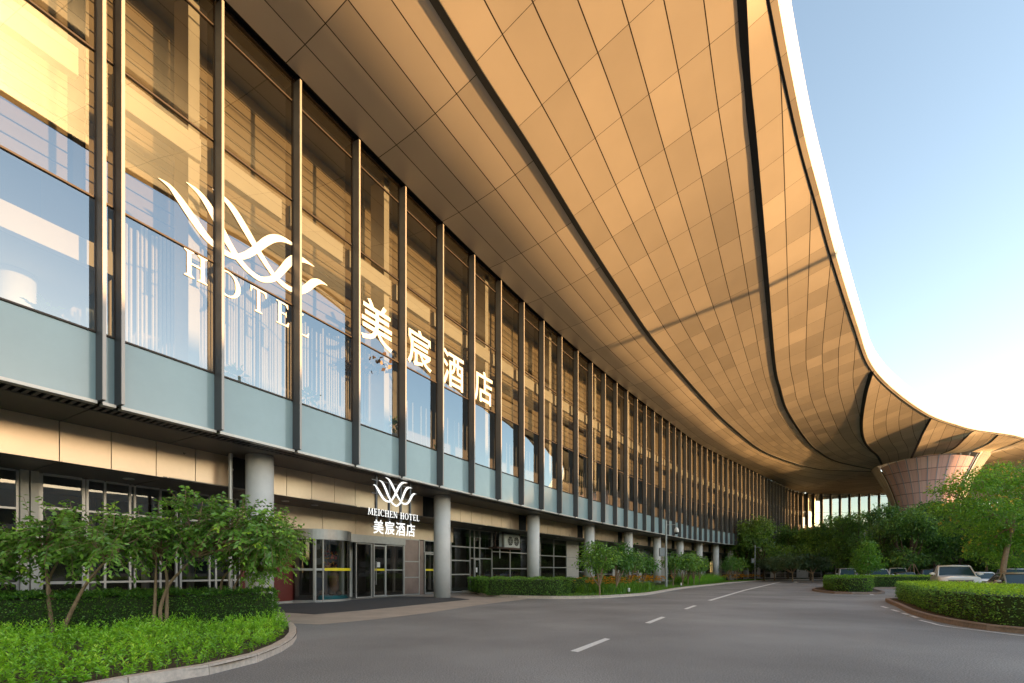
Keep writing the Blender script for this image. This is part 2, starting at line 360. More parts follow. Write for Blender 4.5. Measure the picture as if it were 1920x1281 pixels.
# ---------------- ground floor wall, offset WO
WO=5.4
def gs(px): return s_at(px,WO)
def frames(px,zs,w=.06,d=.1,z0=0,z1=None,mm='alu',off=WO):
    """mullions at px list, transoms at zs heights"""
    ss=[gs(p) if p>-9999 else p for p in px]; return frames_s(ss,zs,w,d,z0,z1,mm,off)
def frames_s(ss,zs,w=.06,d=.1,z0=0,z1=None,mm='alu',off=WO,glassm='glassd'):
    z1=z1 or zs[-1]; mb=MB()
    for s in ss: fbox(mb,s-w/2,s+w/2,off-d/2,off+d/2,z0,z1)
    for a,b in zip(ss[:-1],ss[1:]):
        for z in zs: fbox(mb,a+w/2,b-w/2,off-d/2+.004,off+d/2-.004,z-w/2,z+w/2)
    f=bpart(mb,'ground_floor_window',M[mm])
    g=MB(); fstrip(g,ss[0]+.01,ss[-1]-.01,(off,z0+.02),(off,z1-.02)); bpart(g,'glass_pane',M[glassm],f); return f
# left glazing (behind the shrubs)
sl=[gs(p) for p in (-420,-330,-240,-150,-60,32)]
frames_s(sl,[.06,1.14,3.45,4.62])
mb=MB(); a,b=gs(32),gs(74)
fbox(mb,a+.04,a+(b-a)*.46,WO-.14,WO-.02,0,4.655); fbox(mb,a+(b-a)*.54,b-.04,WO-.14,WO-.02,0,4.655); bpart(mb,'pilaster',M['beige2'])
frames_s([gs(p) for p in (76,156)],[.06,1.14,3.55,4.62],.09)
frames_s([gs(p) for p in (163,196,243,252,300,330)],[.06,1.14,2.62,3.55,4.62],.07)
frames_s([gs(p) for p in (338,392,404,440,449)],[.06,1.14,2.62,3.55,4.62],.07)
# fascia panels over entrance
mb=MB(); a=gs(449); b=gs(849); n=7; w=(b-a)/n
for k in range(n): fbox(mb,a+k*w+.012,a+(k+1)*w-.012,WO-.05,WO,3.56,4.655)
bpart(mb,'entrance_fascia',M['beige'])
mb=MB(); fbox(mb,gs(449),gs(551),WO-.06,WO+.1,.05,3.55); bpart(mb,'red_wall_panel',M['red'])
mb=MB(); fbox(mb,gs(449),gs(551),WO-.1,WO-.06,0,.1); bpart(mb,'skirting',M['alu'])
# header
mb=MB(); fbox(mb,gs(551),gs(757),WO-.16,WO-.05,3.12,3.55); bpart(mb,'door_header',M['steel'])
# revolving door
sc=gs(600); cx,cy,_=fac(sc,WO+.25,0); tx,ty=ft(sc); nx,ny=ty,-tx; RD=1.62
def arc(r,a0,a1,n): # angle measured from outward normal
    return [(cx+r*(nx*math.cos(a)+tx*math.sin(a)),cy+r*(ny*math.cos(a)+ty*math.sin(a))) for a in np.linspace(a0,a1,n)]
A0=-math.acos(.25/RD)-.05; A1=-A0
mb=MB(); o=arc(RD+.05,A0,A1,30); i_=arc(RD-.18,A0,A1,30)
mb.strip([(x,y,3.06) for x,y in o],[(x,y,3.56) for x,y in o]); mb.strip([(x,y,3.06) for x,y in o],[(x,y,3.06) for x,y in i_]); mb.strip([(x,y,3.56) for x,y in o],[(x,y,3.56) for x,y in i_])
RV=bpart(mb,'revolving_door',M['steel'])
mb=MB(); o=arc(RD+.02,A0,A1,30); i_=arc(RD-.06,A0,A1,30)
mb.strip([(x,y,.0) for x,y in o],[(x,y,.13) for x,y in o]); mb.strip([(x,y,.13) for x,y in o],[(x,y,.13) for x,y in i_])
mb.strip([(x,y,1.55) for x,y in o],[(x,y,1.66) for x,y in o])
bpart(mb,'door_rail',M['alu'],RV)
mb=MB()
def apx(px):
    return min(np.linspace(A0,A1,400),key=lambda a:abs(960+F*arc(RD,a,a,1)[0][0]/arc(RD,a,a,1)[0][1]-px))
AP=[A0,apx(590),apx(606),apx(652),A1-.03]
for a,rr in zip(AP,(.05,.085,.04,.04,.05)):
    p=arc(RD,a,a,1); mb.tube([(p[0][0],p[0][1],0),(p[0][0],p[0][1],3.06)],rr,6)
bpart(mb,'door_post',M['alu'],RV)
mb=MB(); o=arc(RD-.02,A0,A1,30); mb.strip([(x,y,.1) for x,y in o],[(x,y,3.06) for x,y in o]); bpart(mb,'curved_glass',M['glassd'],RV)
mb=MB(); o=arc(RD+.035,AP[2]+.04,AP[3]-.04,8); mb.strip([(x,y,1.54) for x,y in o],[(x,y,1.68) for x,y in o]); bpart(mb,'warning_strip',M['yellow'],RV)
mb=MB(); q=arc(RD+.12,A1-.02,A1+.02,2); mb.tube([(*q[0],0),(*q[0],3.3)],.09,12); bpart(mb,'end_post',M['alud'],RV)
# flat glazing and swing doors
frames_s([gs(667),gs(696)],[.06,3.08],.06)
def door(pa,pb,handle_px,strip=True,zt=3.05,name='glass_door'):
    a,b=gs(pa),gs(pb); mb=MB(); w=.075
    fbox(mb,a,a+w,WO-.07,WO+.02,.03,zt); fbox(mb,b-w,b,WO-.07,WO+.02,.03,zt)
    fbox(mb,a+w,b-w,WO-.068,WO+.018,zt-w,zt); fbox(mb,a+w,b-w,WO-.068,WO+.018,.03,.03+w*1.4)
    d=bpart(mb,name,M['alu'])
    g=MB(); fstrip(g,a+w,b-w,(WO-.03,.1),(WO-.03,zt-w)); bpart(g,'glass_pane',M['glassd'],d)
    if strip: g=MB(); fbox(g,a+w,b-w,WO-.045,WO-.035,1.55,1.68); bpart(g,'warning_strip',M['yellow'],d)
    h=gs(handle_px); p=fac(h,WO-.14,0); g=MB(); g.tube([(p[0],p[1],.75),(p[0],p[1],2.1)],.022,8)
    for z in (.9,1.95): q=fac(h,WO-.05,z); g.tube([(p[0],p[1],z),q],.015,6)
    bpart(g,'handle',M['steel'],d); return d
door(699,722,702)
frames_s([gs(723),gs(756)],[.06,1.6,3.08],.06)
mb=MB(); a,b=gs(757),gs(785); 
for z0,z1 in ((.12,1.1),(1.18,2.1),(2.18,3.5)): fbox(mb,a+.06,b-.03,WO-.03,WO,z0,z1)
fbox(mb,gs(786),gs(793),WO-.05,WO,.02,3.5); bpart(mb,'bronze_wall_panel',simple('bronze_panel',(.30,.22,.19),.3,.4,.2,1))
frames_s([gs(757),gs(785)],[.06,1.14,2.14,3.53],.07,.12)
door(795,814,810,zt=2.7); door(815,832,818,zt=2.7,name='glass_door')
frames_s([gs(795),gs(832),gs(845)],[2.78,3.53],.06,.1,2.75)
frames_s([gs(845),gs(881)],[.06,1.3,2.3,3.3,4.62],.08)
door(889,899,897,False,2.45); 
mb=MB(); a=gs(903); p=fac(gs(889)+.5,WO,0); 
frames_s([gs(881),gs(889),gs(899),gs(922)],[2.5,3.3,4.62],.07,.1,0)
mb=MB(); fbox(mb,gs(889)+.12,gs(889)+.3,WO-.075,WO-.07,1.45,1.8); bpart(mb,'notice_paper',M['paper'])
frames_s([gs(p) for p in (922,956,990)],[.1,.85,1.75,3.1,4.62],.08)
frames_s([gs(p) for p in (990,1013,1038,1062)],[.1,.85,1.9,3.0,4.62],.08)
mb=MB(); a=gs(1062); b=gs(1084)
for z0,z1 in ((.03,1.0),(1.02,1.95),(1.97,2.95),(2.97,4.64)): fbox(mb,a+.06,b,WO-.05,WO+.02,z0,z1)
bpart(mb,'wall_panel',M['beige2'])
frames_s([gs(1084),gs(1096),gs(1106)],[.1,.85,1.5,2.6,4.62],.08)
s=gs(1106); k=0
while s<S1-4:
    e=s+5.6; frames_s([s,(s+e)/2,e],[.1,1.2,2.6,4.62],.09)
    mb=MB(); fbox(mb,e+.05,e+2.0,WO-.05,WO+.02,.02,4.64); bpart(mb,'wall_panel',M['beige2']); s=e+2.05
# lobby interior
GI=WO+5.5
mb=MB(); fstrip(mb,S0,S1,(WO+.1,.02),(GI,.02)); bpart(mb,'lobby_floor',M['infloor'])
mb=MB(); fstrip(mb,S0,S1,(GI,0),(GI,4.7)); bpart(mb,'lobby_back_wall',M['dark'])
mb=MB(); fstrip(mb,S0,S1,(WO+.05,4.7),(GI,4.7)); bpart(mb,'lobby_ceiling',M['inceil'])
mb=MB()
for s in np.arange(gs(0),gs(900),1.9): 
    p=fac(s,GI-.6,0); mb.tube([(p[0],p[1],0),(p[0],p[1],4.6)],.16,10)
bpart(mb,'lobby_curtain',M['inwall'])
# upper interior
IO=9.0
mb=MB(); fstrip(mb,S0,S1,(.5,5.98),(IO,5.98)); bpart(mb,'upper_floor',M['infloor'])
mb=MB(); fstrip(mb,S0,S1,(.45,19.55),(IO,19.55)); bpart(mb,'upper_ceiling',M['inceil'])
mb=MB(); fstrip(mb,S0,S1,(IO,5.9),(IO,19.6)); bpart(mb,'upper_back_wall',M['inwall'])
mb=MB(); s=s_a-12; k=0
while s<s_a+1:
    fbox(mb,s,s+1.0,IO-.3,IO-.2,6,19); s+=2.3
bpart(mb,'blue_wall_stripe',simple('blue_grey_wall',(.22,.28,.34),.7))
mb=MB()
for a,b in zip(fins[:-1],fins[1:]):
    if b-a>1: fbox(mb,a-.02,b-.32,.62,.85,14.25,14.95)
bpart(mb,'interior_beam',M['cream'])
mb=MB(); z=12.42
while z<19.3: fbox_n=[fbox(mb,a,b,2.40,2.46,z+.025,z+.42) for a,b in zip(fins[:-1],fins[1:]) if b-a>1 and a<s_a+130]; z+=.44
bpart(mb,'wall_cladding',M['clad'])
mb=MB(); fstrip(mb,S0,s_a+132,(2.5,12.4),(2.5,19.5)); bpart(mb,'cladding_backing',M['black'])
mb=MB()
for k in range(1,len(fins),3):
    if abs(fins[k]-s_a)<200: fbox(mb,fins[k]-.62,fins[k]-.3,.75,1.6,6,19.5)
bpart(mb,'interior_post',M['cream'])
mb=MB(); fbox(mb,s_a-14,s_d1+.2,1.2,IO-.4,9.7,9.95); bpart(mb,'mezzanine_slab',M['inceil'])
mb=MB(); fbox(mb,s_a-14,s_d1+.2,1.0,1.2,9.7,10.35); bpart(mb,'mezzanine_edge_beam',M['cream'])
q=inv(30,560,3.2)[0]; p=fac(q,3.2,0); mb=MB(); mb.lathe((p[0],p[1],5.98),[(.42,0),(.42,3.7)],32); o=bpart(mb,'interior_column',M['white_metal'],smooth=False)
o.data.polygons.foreach_set('use_smooth',[len(p.vertices)==4 for p in o.data.polygons])
# slatted screens
def slats(s0,s1,off,z0,z1,st,bow=0):
    mb=MB(); s=s0
    while s<s1:
        u=(s-s0)/(s1-s0)*2-1; o=off+bow*u*u; x,y,_=fac(s,o,0); h=random.uniform(-.15,.15)
        mb.box(x-.02,x+.02,y-.03,y+.03,z0,z1+h*(bow>0)); s+=st*random.choice((1,1,1,1.6))
    return mb
mb=slats(s_d1+.4,s_a+3.9,1.9,6.0,12.3,.095,1.0); bpart(mb,'slatted_screen',M['slat'])
mb=slats(s_a+4.0,s_a+10.5,2.2,6.0,12.0,.11,.6); bpart(mb,'slatted_screen',M['slat'])
mb=slats(s_a+11,s_a+40,3.0,6.0,11.0,.42,0); bpart(mb,'slatted_screen',M['slat'])
# roof over the building
mb=MB(); fstrip(mb,0,SMAX,(0.02,24.2),(22,24.2)); fstrip(mb,0,SMAX,(.5,19.62),(22,19.62)); fstrip(mb,S0,S1,(22,0),(22,24.2)); bpart(mb,'roof',M['white_metal'])
mb=MB(); fstrip(mb,S0-3,S1,(.0,19.7),(.6,19.7)); bpart(mb,'head_gap',M['black'])

# ================================================================== CANOPY
def zc(px,py,z): Y=(z-CZ)*F/(HZ-py); return ((px-960)*Y/F,Y,z)
def resample(P,n):
    P=np.array(P); d=np.r_[0,np.cumsum(np.linalg.norm(np.diff(P,axis=0),axis=1))]; t=np.linspace(0,d[-1],n)
    return np.stack([np.interp(t,d,P[:,k]) for k in range(3)],1),d[-1]
def ext(P,back=45):  # straight extension behind the camera
    a=np.array(P[0]); b=np.array(P[1]); d=a-b; d[2]=0; d/=np.linalg.norm(d[:2]); 
    return [tuple(a+d*back)]+P
s_bk=SEG[np.argmin(abs(PLAN[:,1]+22))]
C0=[fac(s,0,19.32) for s in np.linspace(0,SMAX,160)]
RC=(75.,85.); RR=7.5
def ring(deg,z,r=None): # angle from direction to the camera, + = image right
    a=R(deg); dx,dy=-math.sin(R(41.5)),-math.cos(R(41.5)); px_,py_=-dy,dx
    r=r or RR+.35; return (RC[0]+r*(dx*math.cos(a)+px_*math.sin(a)),RC[1]+r*(dy*math.cos(a)+py_*math.sin(a)),z)
c1=catmull([zc(815,0,20.0),zc(905,145,20.0),zc(1000,290,20.0),zc(1100,452,20.0),zc(1160,544,20.0),zc(1230,645,20.0),zc(1320,749.5,20.0),zc(1373,802,20.0),zc(1436,848.6,20.0),zc(1520,877,20.1),zc(1565,882,20.2),ring(-92,20.8)],8)
C1=[tuple(p) for p in c1]; C1=ext(C1)
c2=catmull([zc(1391,0,22.55),zc(1400,150,22.5),zc(1412,260,22.35),zc(1432,470,21.9),zc(1451,680,21.45),zc(1461.5,728,21.3),zc(1478,775,21.1),zc(1520,834,20.9),zc(1560,862,20.8),zc(1600,873,20.85),ring(-75,20.8)],8)
C2=[tuple(p) for p in c2]; C2=ext(C2)
ZE=23.0
ed=catmull([zc(1440,0,ZE),zc(1468,140,ZE),zc(1500,280,ZE),zc(1530,385,ZE),zc(1560,490,ZE),zc(1600,612,ZE),zc(1630,690,ZE),zc(1680,741,ZE),zc(1740,781,ZE),zc(1790,799,ZE),zc(1826,808.5,ZE),(78.5,74.3,ZE),(84,76.6,ZE),(96,80.5,ZE),(112,84,ZE),(140,88,ZE)],10)
E_=[tuple(p) for p in ed]; E_=ext(E_)
EA=np.array(E_)
def near(P):
    return int(np.argmin(np.linalg.norm(EA[:,:2]-np.array(P)[:2],axis=1)))
def slot(pts,zs,end):
    P=[zc(p[0],p[1],z) for p,z in zip(pts,zs)]; i=near(P[0]); P[0]=tuple(EA[i]); c=catmull(P+[end],8); return i,[tuple(p) for p in c]
i3,c3=slot([(1630,695),(1622,740),(1615,790),(1618,820),(1629,840),(1645,855)],[ZE,22.4,21.8,21.5,21.25,21.1],ring(-50,20.95))
i4,c4=slot([(1747,782),(1730,812),(1719.5,836)],[ZE,22.1,21.5],ring(-14,21.05))
i5,c5=slot([(1826,808.5),(1811,820),(1789,840.6)],[ZE,22.3,21.6],ring(14,21.1))
i6=near((76.5,73.4)); P=[tuple(EA[i6]),(76.8,75.8,22.1),ring(45,21.2)]; c6=[tuple(p) for p in catmull(P,8)]
i7=near((83,76.2)); P=[tuple(EA[i7]),(82.2,78.8,22.2),ring(75,21.3)]; c7=[tuple(p) for p in catmull(P,8)]
D3=E_[:i3]+c3
sv=[];sf=[];suv=[]
def patch(A,Bc,nu,nv,uoff,kU=None,metric=None,vper=4.3,gap=0,sag=0):
    global sv,sf,suv
    if isinstance(A,list): A,la=resample(A,nu)
    Bc,lb=resample(Bc,nu); base=len(sv); lens=np.r_[0,np.cumsum(np.linalg.norm(np.diff((A+Bc)/2,axis=0),axis=1))]
    for i in range(nu):
        for j in range(nv):
            t=j/(nv-1); p=A[i]*(1-t)+Bc[i]*t; p=p.copy(); p[2]-=sag*math.sin(math.pi*t)
            w=np.linalg.norm(Bc[i]-A[i]); u=t*kU if kU else t*w/metric
            sv.append(tuple(p)); suv.append((uoff+u+ (0.02 if not kU else 0),lens[i]/vper))
    for i in range(nu-1):
        for j in range(nv-1):
            a=base+i*nv+j; sf.append((a,a+1,a+nv+1,a+nv))
# C0 is cut where it passes behind the funnel so that both rails advance together
C0a=[p for p in C0 if p[1]<95 or p[0]<62]; C0b=[p for p in C0 if p not in C0a]
C0a=[tuple(p) for p in C0a]; C0b=[C0a[-1]]+C0b
def cut(P,y0=-25): return [p for p in P if p[1]>y0]
def match(A,Bc,n):
    """pair rail points by projecting steps of A on B (monotone nearest point)"""
    A2,_=resample(A,n); B2,_=resample(Bc,n*8); j=0; out=[]
    for i,p in enumerate(A2):
        t=A2[min(i+1,n-1)]-A2[max(i-1,0)]; t=t[:2]/max(1e-6,np.linalg.norm(t[:2]))
        while j<len(B2)-1 and np.dot(B2[j][:2]-p[:2],t)<0: j+=1
        out.append(B2[j])
    # smooth
    out=np.array(out); k=np.ones(5)/5; pad=np.pad(out,((2,2),(0,0)),'edge'); out=np.stack([np.convolve(pad[:,c],k,'valid') for c in range(3)],1); out[0]=B2[0] if False else out[0]; out[-1]=B2[-1]
    return A2,out
def mpatch(A,Bc,nu,nv,uoff,**k):
    A2,B2=match(A,Bc,nu); global sv,sf,suv
    kU=k.get('kU'); metric=k.get('metric'); vper=k.get('vper',4.3); sag=k.get('sag',0)
    base=len(sv); ln=np.r_[0,np.cumsum(np.linalg.norm(np.diff((A2+B2)/2,axis=0),axis=1))]
    for i in range(nu):
        for j in range(nv):
            t=j/(nv-1); p=A2[i]*(1-t)+B2[i]*t; p[2]-=sag*math.sin(math.pi*t)
            w=np.linalg.norm(B2[i]-A2[i]); sv.append(tuple(p)); suv.append((uoff+(t*kU if kU else t*w/metric+.02),ln[i]/vper))
    for i in range(nu-1):
        for j in range(nv-1):
            a=base+i*nv+j; sf.append((a,a+1,a+nv+1,a+nv))
C1x=C1+[ring(-120,20.8),ring(-150,20.8),ring(180,20.8)]
mpatch(C1,C0a,170,11,.0,kU=5,vper=4.3,sag=.17)
mpatch(C1,C2,170,12,10,kU=7,vper=2.9,sag=-.0)
patch(D3[:i3],E_[:i3],2,2,30,metric=1.3) if False else None
# C2 -> D3 : rail along the edge until slot 3 leaves it
mpatch(C2,D3,170,9,20,metric=1.35,vper=2.4)
patch(c3,E_[i3:i4]+c4,40,10,40,metric=1.45,vper=2.4)
patch(c4,E_[i4:i5]+c5,30,8,60,metric=1.45,vper=2.4)
patch(c5,E_[i5:i6]+c6,24,6,80,metric=1.4,vper=2.4)
patch(c6,E_[i6:i7]+c7,24,6,100,metric=1.4,vper=2.4)
tail=[ring(90,21.3),ring(120,21.2),(88,92,21),(105,96,20.4),(140,98,20)]
patch(E_[i7:],c7+tail,40,10,120,metric=2.0,vper=3)
back=[ring(-92,20.8),ring(-120,20.8),ring(-150,20.8),ring(180,20.9),ring(150,21.0),ring(120,21.2),(88,92,21),(105,96,20.4),(140,98,20)]
patch(back,C0b+[(140,96,19.4)],60,10,150,metric=2.2,vper=3)
CN=empty('roof_canopy',(10,20,19),0,'sweeping champagne metal canopy with a white edge, spreading above the curtain wall','canopy')
def cpart(mb,name,m,**k):
    mb.v=[(x-10,y-20,z-19) for x,y,z in mb.v]; return mb.build(name,m,CN,**k)
mb=MB(); mb.v=sv; mb.f=sf; so=cpart(mb,'soffit',M['soffit'],smooth=True,uv=suv)
def ribbon(P,w,dz,th=.06):
    P=np.array(P); mb=MB(); L_=[];R_=[]
    for i,p in enumerate(P):
        t=P[min(i+1,len(P)-1)]-P[max(i-1,0)]; n=np.array([t[1],-t[0],0]); n/=max(1e-9,np.linalg.norm(n)); ww=w[i] if hasattr(w,'__len__') else w
        L_.append(tuple(p-n*ww/2+[0,0,dz])); R_.append(tuple(p+n*ww/2+[0,0,dz]))
    mb.strip(L_,R_); up=lambda q:(q[0],q[1],q[2]+th)
    mb.strip([up(q) for q in L_],L_); mb.strip(R_,[up(q) for q in R_]); return mb
for P,w in ((C1,.27),(C2,.31),(c3,.36),(c4,.30),(c5,.26),(c6,.22),(c7,.2)):
    Q,_=resample(P,160); ww=np.full(len(Q),w)
    if w>.3: ww=ww*np.clip(1.15-np.linspace(0,1,len(Q))*.35,.3,2)
    cpart(ribbon(Q,ww,-.055),'expansion_joint',M['joint'])
cpart(ribbon(resample(E_,220)[0],.10,-.03),'edge_joint',M['joint'])
# rim strip and white lip
Q,_=resample(E_,240)
def offs(P,d,z):
    out=[]
    for i,p in enumerate(P):
        t=P[min(i+1,len(P)-1)]-P[max(i-1,0)]; n=np.array([t[1],-t[0],0]); n/=np.linalg.norm(n); out.append(tuple(p+n*d+[0,0,z]))
    return out
mb=MB(); mb.strip([tuple(p) for p in Q],offs(Q,.28,.08)); 
ruv=[(0.3,i*.35) for i in range(240)]+[(.7,i*.35) for i in range(240)]
cpart(mb,'rim_strip',M['soffit'],smooth=True,uv=ruv)
def lipmat():
    m,nt,b=mat('white_lip_panels'); N=nt.nodes.new; L=nt.links.new
    uv=N('ShaderNodeUVMap'); sp=N('ShaderNodeSeparateXYZ'); L(uv.outputs[0],sp.inputs[0]); f=N('ShaderNodeMath'); f.operation='FRACT'; L(sp.outputs['Y'],f.inputs[0])
    g=N('ShaderNodeMath'); g.operation='LESS_THAN'; g.inputs[1].default_value=.05; L(f.outputs[0],g.inputs[0])
    mc=N('ShaderNodeMix'); mc.data_type='RGBA'; L(g.outputs[0],mc.inputs['Factor']); mc.inputs[6].default_value=(.82,.80,.77,1); mc.inputs[7].default_value=(.5,.48,.45,1); L(mc.outputs[2],b.inputs['Base Color']); b.inputs['Roughness'].default_value=.4; return m
mb=MB(); prof=[(.28,.08),(.36,.18),(.44,.55),(.47,1.1),(.47,1.7),(.4,1.78)]; rows=[offs(Q,d,z) for d,z in prof]
for a,b in zip(rows[:-1],rows[1:]): mb.strip(a,b)
luv=[]
for r in range(len(rows)-1): luv+=[(0,i*.95) for i in range(240)]*2
cpart(mb,'white_lip',lipmat(),smooth=True,uv=luv)
mb=MB(); A=offs(Q,.4,1.78); Bq,_=resample([(p[0],p[1],24.6) for p in C0],240); mb.strip(A,[tuple(p) for p in Bq]); cpart(mb,'roof_deck',M['white_metal'])
# ================================================================== FUNNEL COLUMN
FN=empty('funnel_column',(RC[0],RC[1],0),0,'flared trumpet column with pink tiled glazing holding up the canopy','column')
prof=[(3.0,0),(3.02,2),(3.15,5),(3.5,8),(4.0,11),(4.6,13.6),(5.3,15.8),(6.1,17.8),(6.9,19.4),(7.5,20.6),(7.95,21.25)]
def rz(z): return float(np.interp(z,[p[1] for p in prof],[p[0] for p in prof]))
def fsurf(dr,a0,a1,na,z0,z1,nz,topcut=None,z0f=None):
    V=[];Fc=[];uv=[]
    for i in range(nz):
        for k in range(na):
            a=a0+(a1-a0)*k/(na-1); zt=z1 if topcut is None else topcut(a); z=z0+(zt-z0)*i/(nz-1); p=ring(a,z,rz(z)+dr); V.append((p[0]-RC[0],p[1]-RC[1],z)); uv.append((a/5.5,z/1.9))
    for i in range(nz-1):
        for k in range(na-1):
            q=i*na+k; Fc.append((q,q+1,q+na+1,q+na))
    mb=MB(); mb.v=V; mb.f=Fc; return mb,uv
SA=58
SOFF=(.32,.31,.29); CLM=soffit_mat()
mb,uv=fsurf(.32,SA,360-SA,70,0,21.3,40); mb.build('cladding',CLM,FN,smooth=True,uv=[(u,v) for u,v in uv])
mb,uv=fsurf(.30,-SA-.5,-SA+2,3,0,21.2,40); mb.build('edge_trim',M['white_metal'],FN,smooth=True)
mb,uv=fsurf(.30,SA-2,SA+.5,3,0,21.2,40); mb.build('edge_trim',M['white_metal'],FN,smooth=True)
m,nt,b=mat('pink_tiles'); N=nt.nodes.new; L=nt.links.new
uvn=N('ShaderNodeUVMap'); sp=N('ShaderNodeSeparateXYZ'); L(uvn.outputs[0],sp.inputs[0])
fl=N('ShaderNodeVectorMath'); fl.operation='FLOOR'; L(uvn.outputs[0],fl.inputs[0]); wn=N('ShaderNodeTexWhiteNoise'); wn.noise_dimensions='2D'; L(fl.outputs[0],wn.inputs['Vector'])
cr=N('ShaderNodeValToRGB'); cr.color_ramp.elements[0].color=(.78,.50,.50,1); cr.color_ramp.elements[1].color=(.88,.62,.62,1); L(wn.outputs['Value'],cr.inputs['Fac'])
fr=N('ShaderNodeVectorMath'); fr.operation='FRACTION'; L(uvn.outputs[0],fr.inputs[0]); s2=N('ShaderNodeSeparateXYZ'); L(fr.outputs[0],s2.inputs[0])
lt1=N('ShaderNodeMath'); lt1.operation='LESS_THAN'; lt1.inputs[1].default_value=.03; L(s2.outputs['X'],lt1.inputs[0]); lt2=N('ShaderNodeMath'); lt2.operation='LESS_THAN'; lt2.inputs[1].default_value=.06; L(s2.outputs['Y'],lt2.inputs[0])
mxx=N('ShaderNodeMath'); mxx.operation='MAXIMUM'; L(lt1.outputs[0],mxx.inputs[0]); L(lt2.outputs[0],mxx.inputs[1])
mc=N('ShaderNodeMix'); mc.data_type='RGBA'; L(mxx.outputs[0],mc.inputs['Factor']); L(cr.outputs[0],mc.inputs[6]); mc.inputs[7].default_value=(.4,.25,.26,1); L(mc.outputs[2],b.inputs['Base Color']); b.inputs['Roughness'].default_value=.25; b.inputs['Metallic'].default_value=.0
PT=m
def tc_(a): return 21.15-.012*abs(a)
mb,uv=fsurf(.05,-SA+1,SA-1,48,0,21.2,40,tc_); mb.build('pink_glazing',PT,FN,smooth=True,uv=[(u,v*1.0) for u,v in uv])
m=simple('blue_rib',(.34,.42,.58),.4,.2)
for a in np.arange(-SA+7,SA-2,10.5):
    mb,uv=fsurf(.17,a-.45,a+.45,2,0,21.0,40); mb.build('rib',m,FN)
# ================================================================== SIGNS AND LETTERING
def logo_strokes():
    # three wave strokes in a unit traced from the roadside sign: (x,y,width)
    S1=[(335,330,2),(372,345,20),(405,392,34),(450,470,42),(500,552,38),(545,590,30),(590,603,27),(625,588,27),(660,545,30),(700,470,34),(740,385,38),(775,330,36),(815,303,28),(855,302,16),(890,305,2)]
    S2=[(430,262,2),(470,283,22),(505,330,36),(545,420,42),(580,510,38),(620,590,32),(655,638,28),(700,668,26),(735,662,26),(775,618,28),(810,535,34),(840,455,38),(870,402,38),(900,382,28),(930,382,14),(960,388,2)]
    S3=[(525,215,2),(568,235,22),(610,285,36),(655,372,40),(705,475,34),(750,560,28),(785,610,26),(825,638,26),(865,640,28),(900,615,32),(930,565,36),(955,515,36),(980,487,26),(1003,480,12),(1025,483,2)]
    return [S1,S2,S3]
def sgn(x,y,off): return inv(660+x/8.5375,870+y/8.5375,off)
SO=.55
raw=[[(*sgn(x,y,SO),w) for x,y,w in S] for S in logo_strokes()]
ls0=raw[0][0][0]; ls1=raw[2][-1][0]; 
def scale_w(x,y): return 1
# convert width in zoom px to metres at that place
def loc(raw):
    out=[]
    for S,T in zip(raw,logo_strokes()):
        st=[]
        for (s,z,w),(x,y,_) in zip(S,T):
            s2,z2=sgn(x+w*.7,y,SO); st.append((s,z,max(.004,(s2-s)*1.15)))
        out.append(st)
    return out
LG=loc(raw); zmin=min(p[1] for S in LG for p in S); 
LGU=[[((s-ls0),(z-zmin),w) for s,z,w in S] for S in LG]; LW=ls1-ls0; LH=max(p[1] for S in LGU for p in S)
def ribbon2(S,sub=6):
    P=catmull([(a,b,w) for a,b,w in S],sub); L_=[];R_=[]
    for i,p in enumerate(P):
        t=P[min(i+1,len(P)-1)][:2]-P[max(i-1,0)][:2]; n=np.array([-t[1],t[0]]); n/=max(1e-9,np.linalg.norm(n)); w=max(.003,p[2])
        L_.append(p[:2]+n*w/2); R_.append(p[:2]-n*w/2)
    return L_,R_
def logo_mesh(sx,sz,s0,z0,off,th,wk=1.0,offk=0):
    mbf=MB(); mbs=MB()
    for k,S in enumerate(LGU):
        S=[(a*sx,b*sz,w*wk) for a,b,w in S]; L_,R_=ribbon2(S); o=off-offk*k
        f=lambda p,oo:fac(s0+p[0],oo,z0+p[1])
        mbf.strip([f(p,o) for p in L_],[f(p,o) for p in R_])
        if th:
            mbs.strip([f(p,o+.004) for p in L_],[f(p,o+th) for p in L_]); mbs.strip([f(p,o+.004) for p in R_],[f(p,o+th) for p in R_]); mbs.strip([f(p,o+th) for p in L_],[f(p,o+th) for p in R_])
    return mbf,mbs
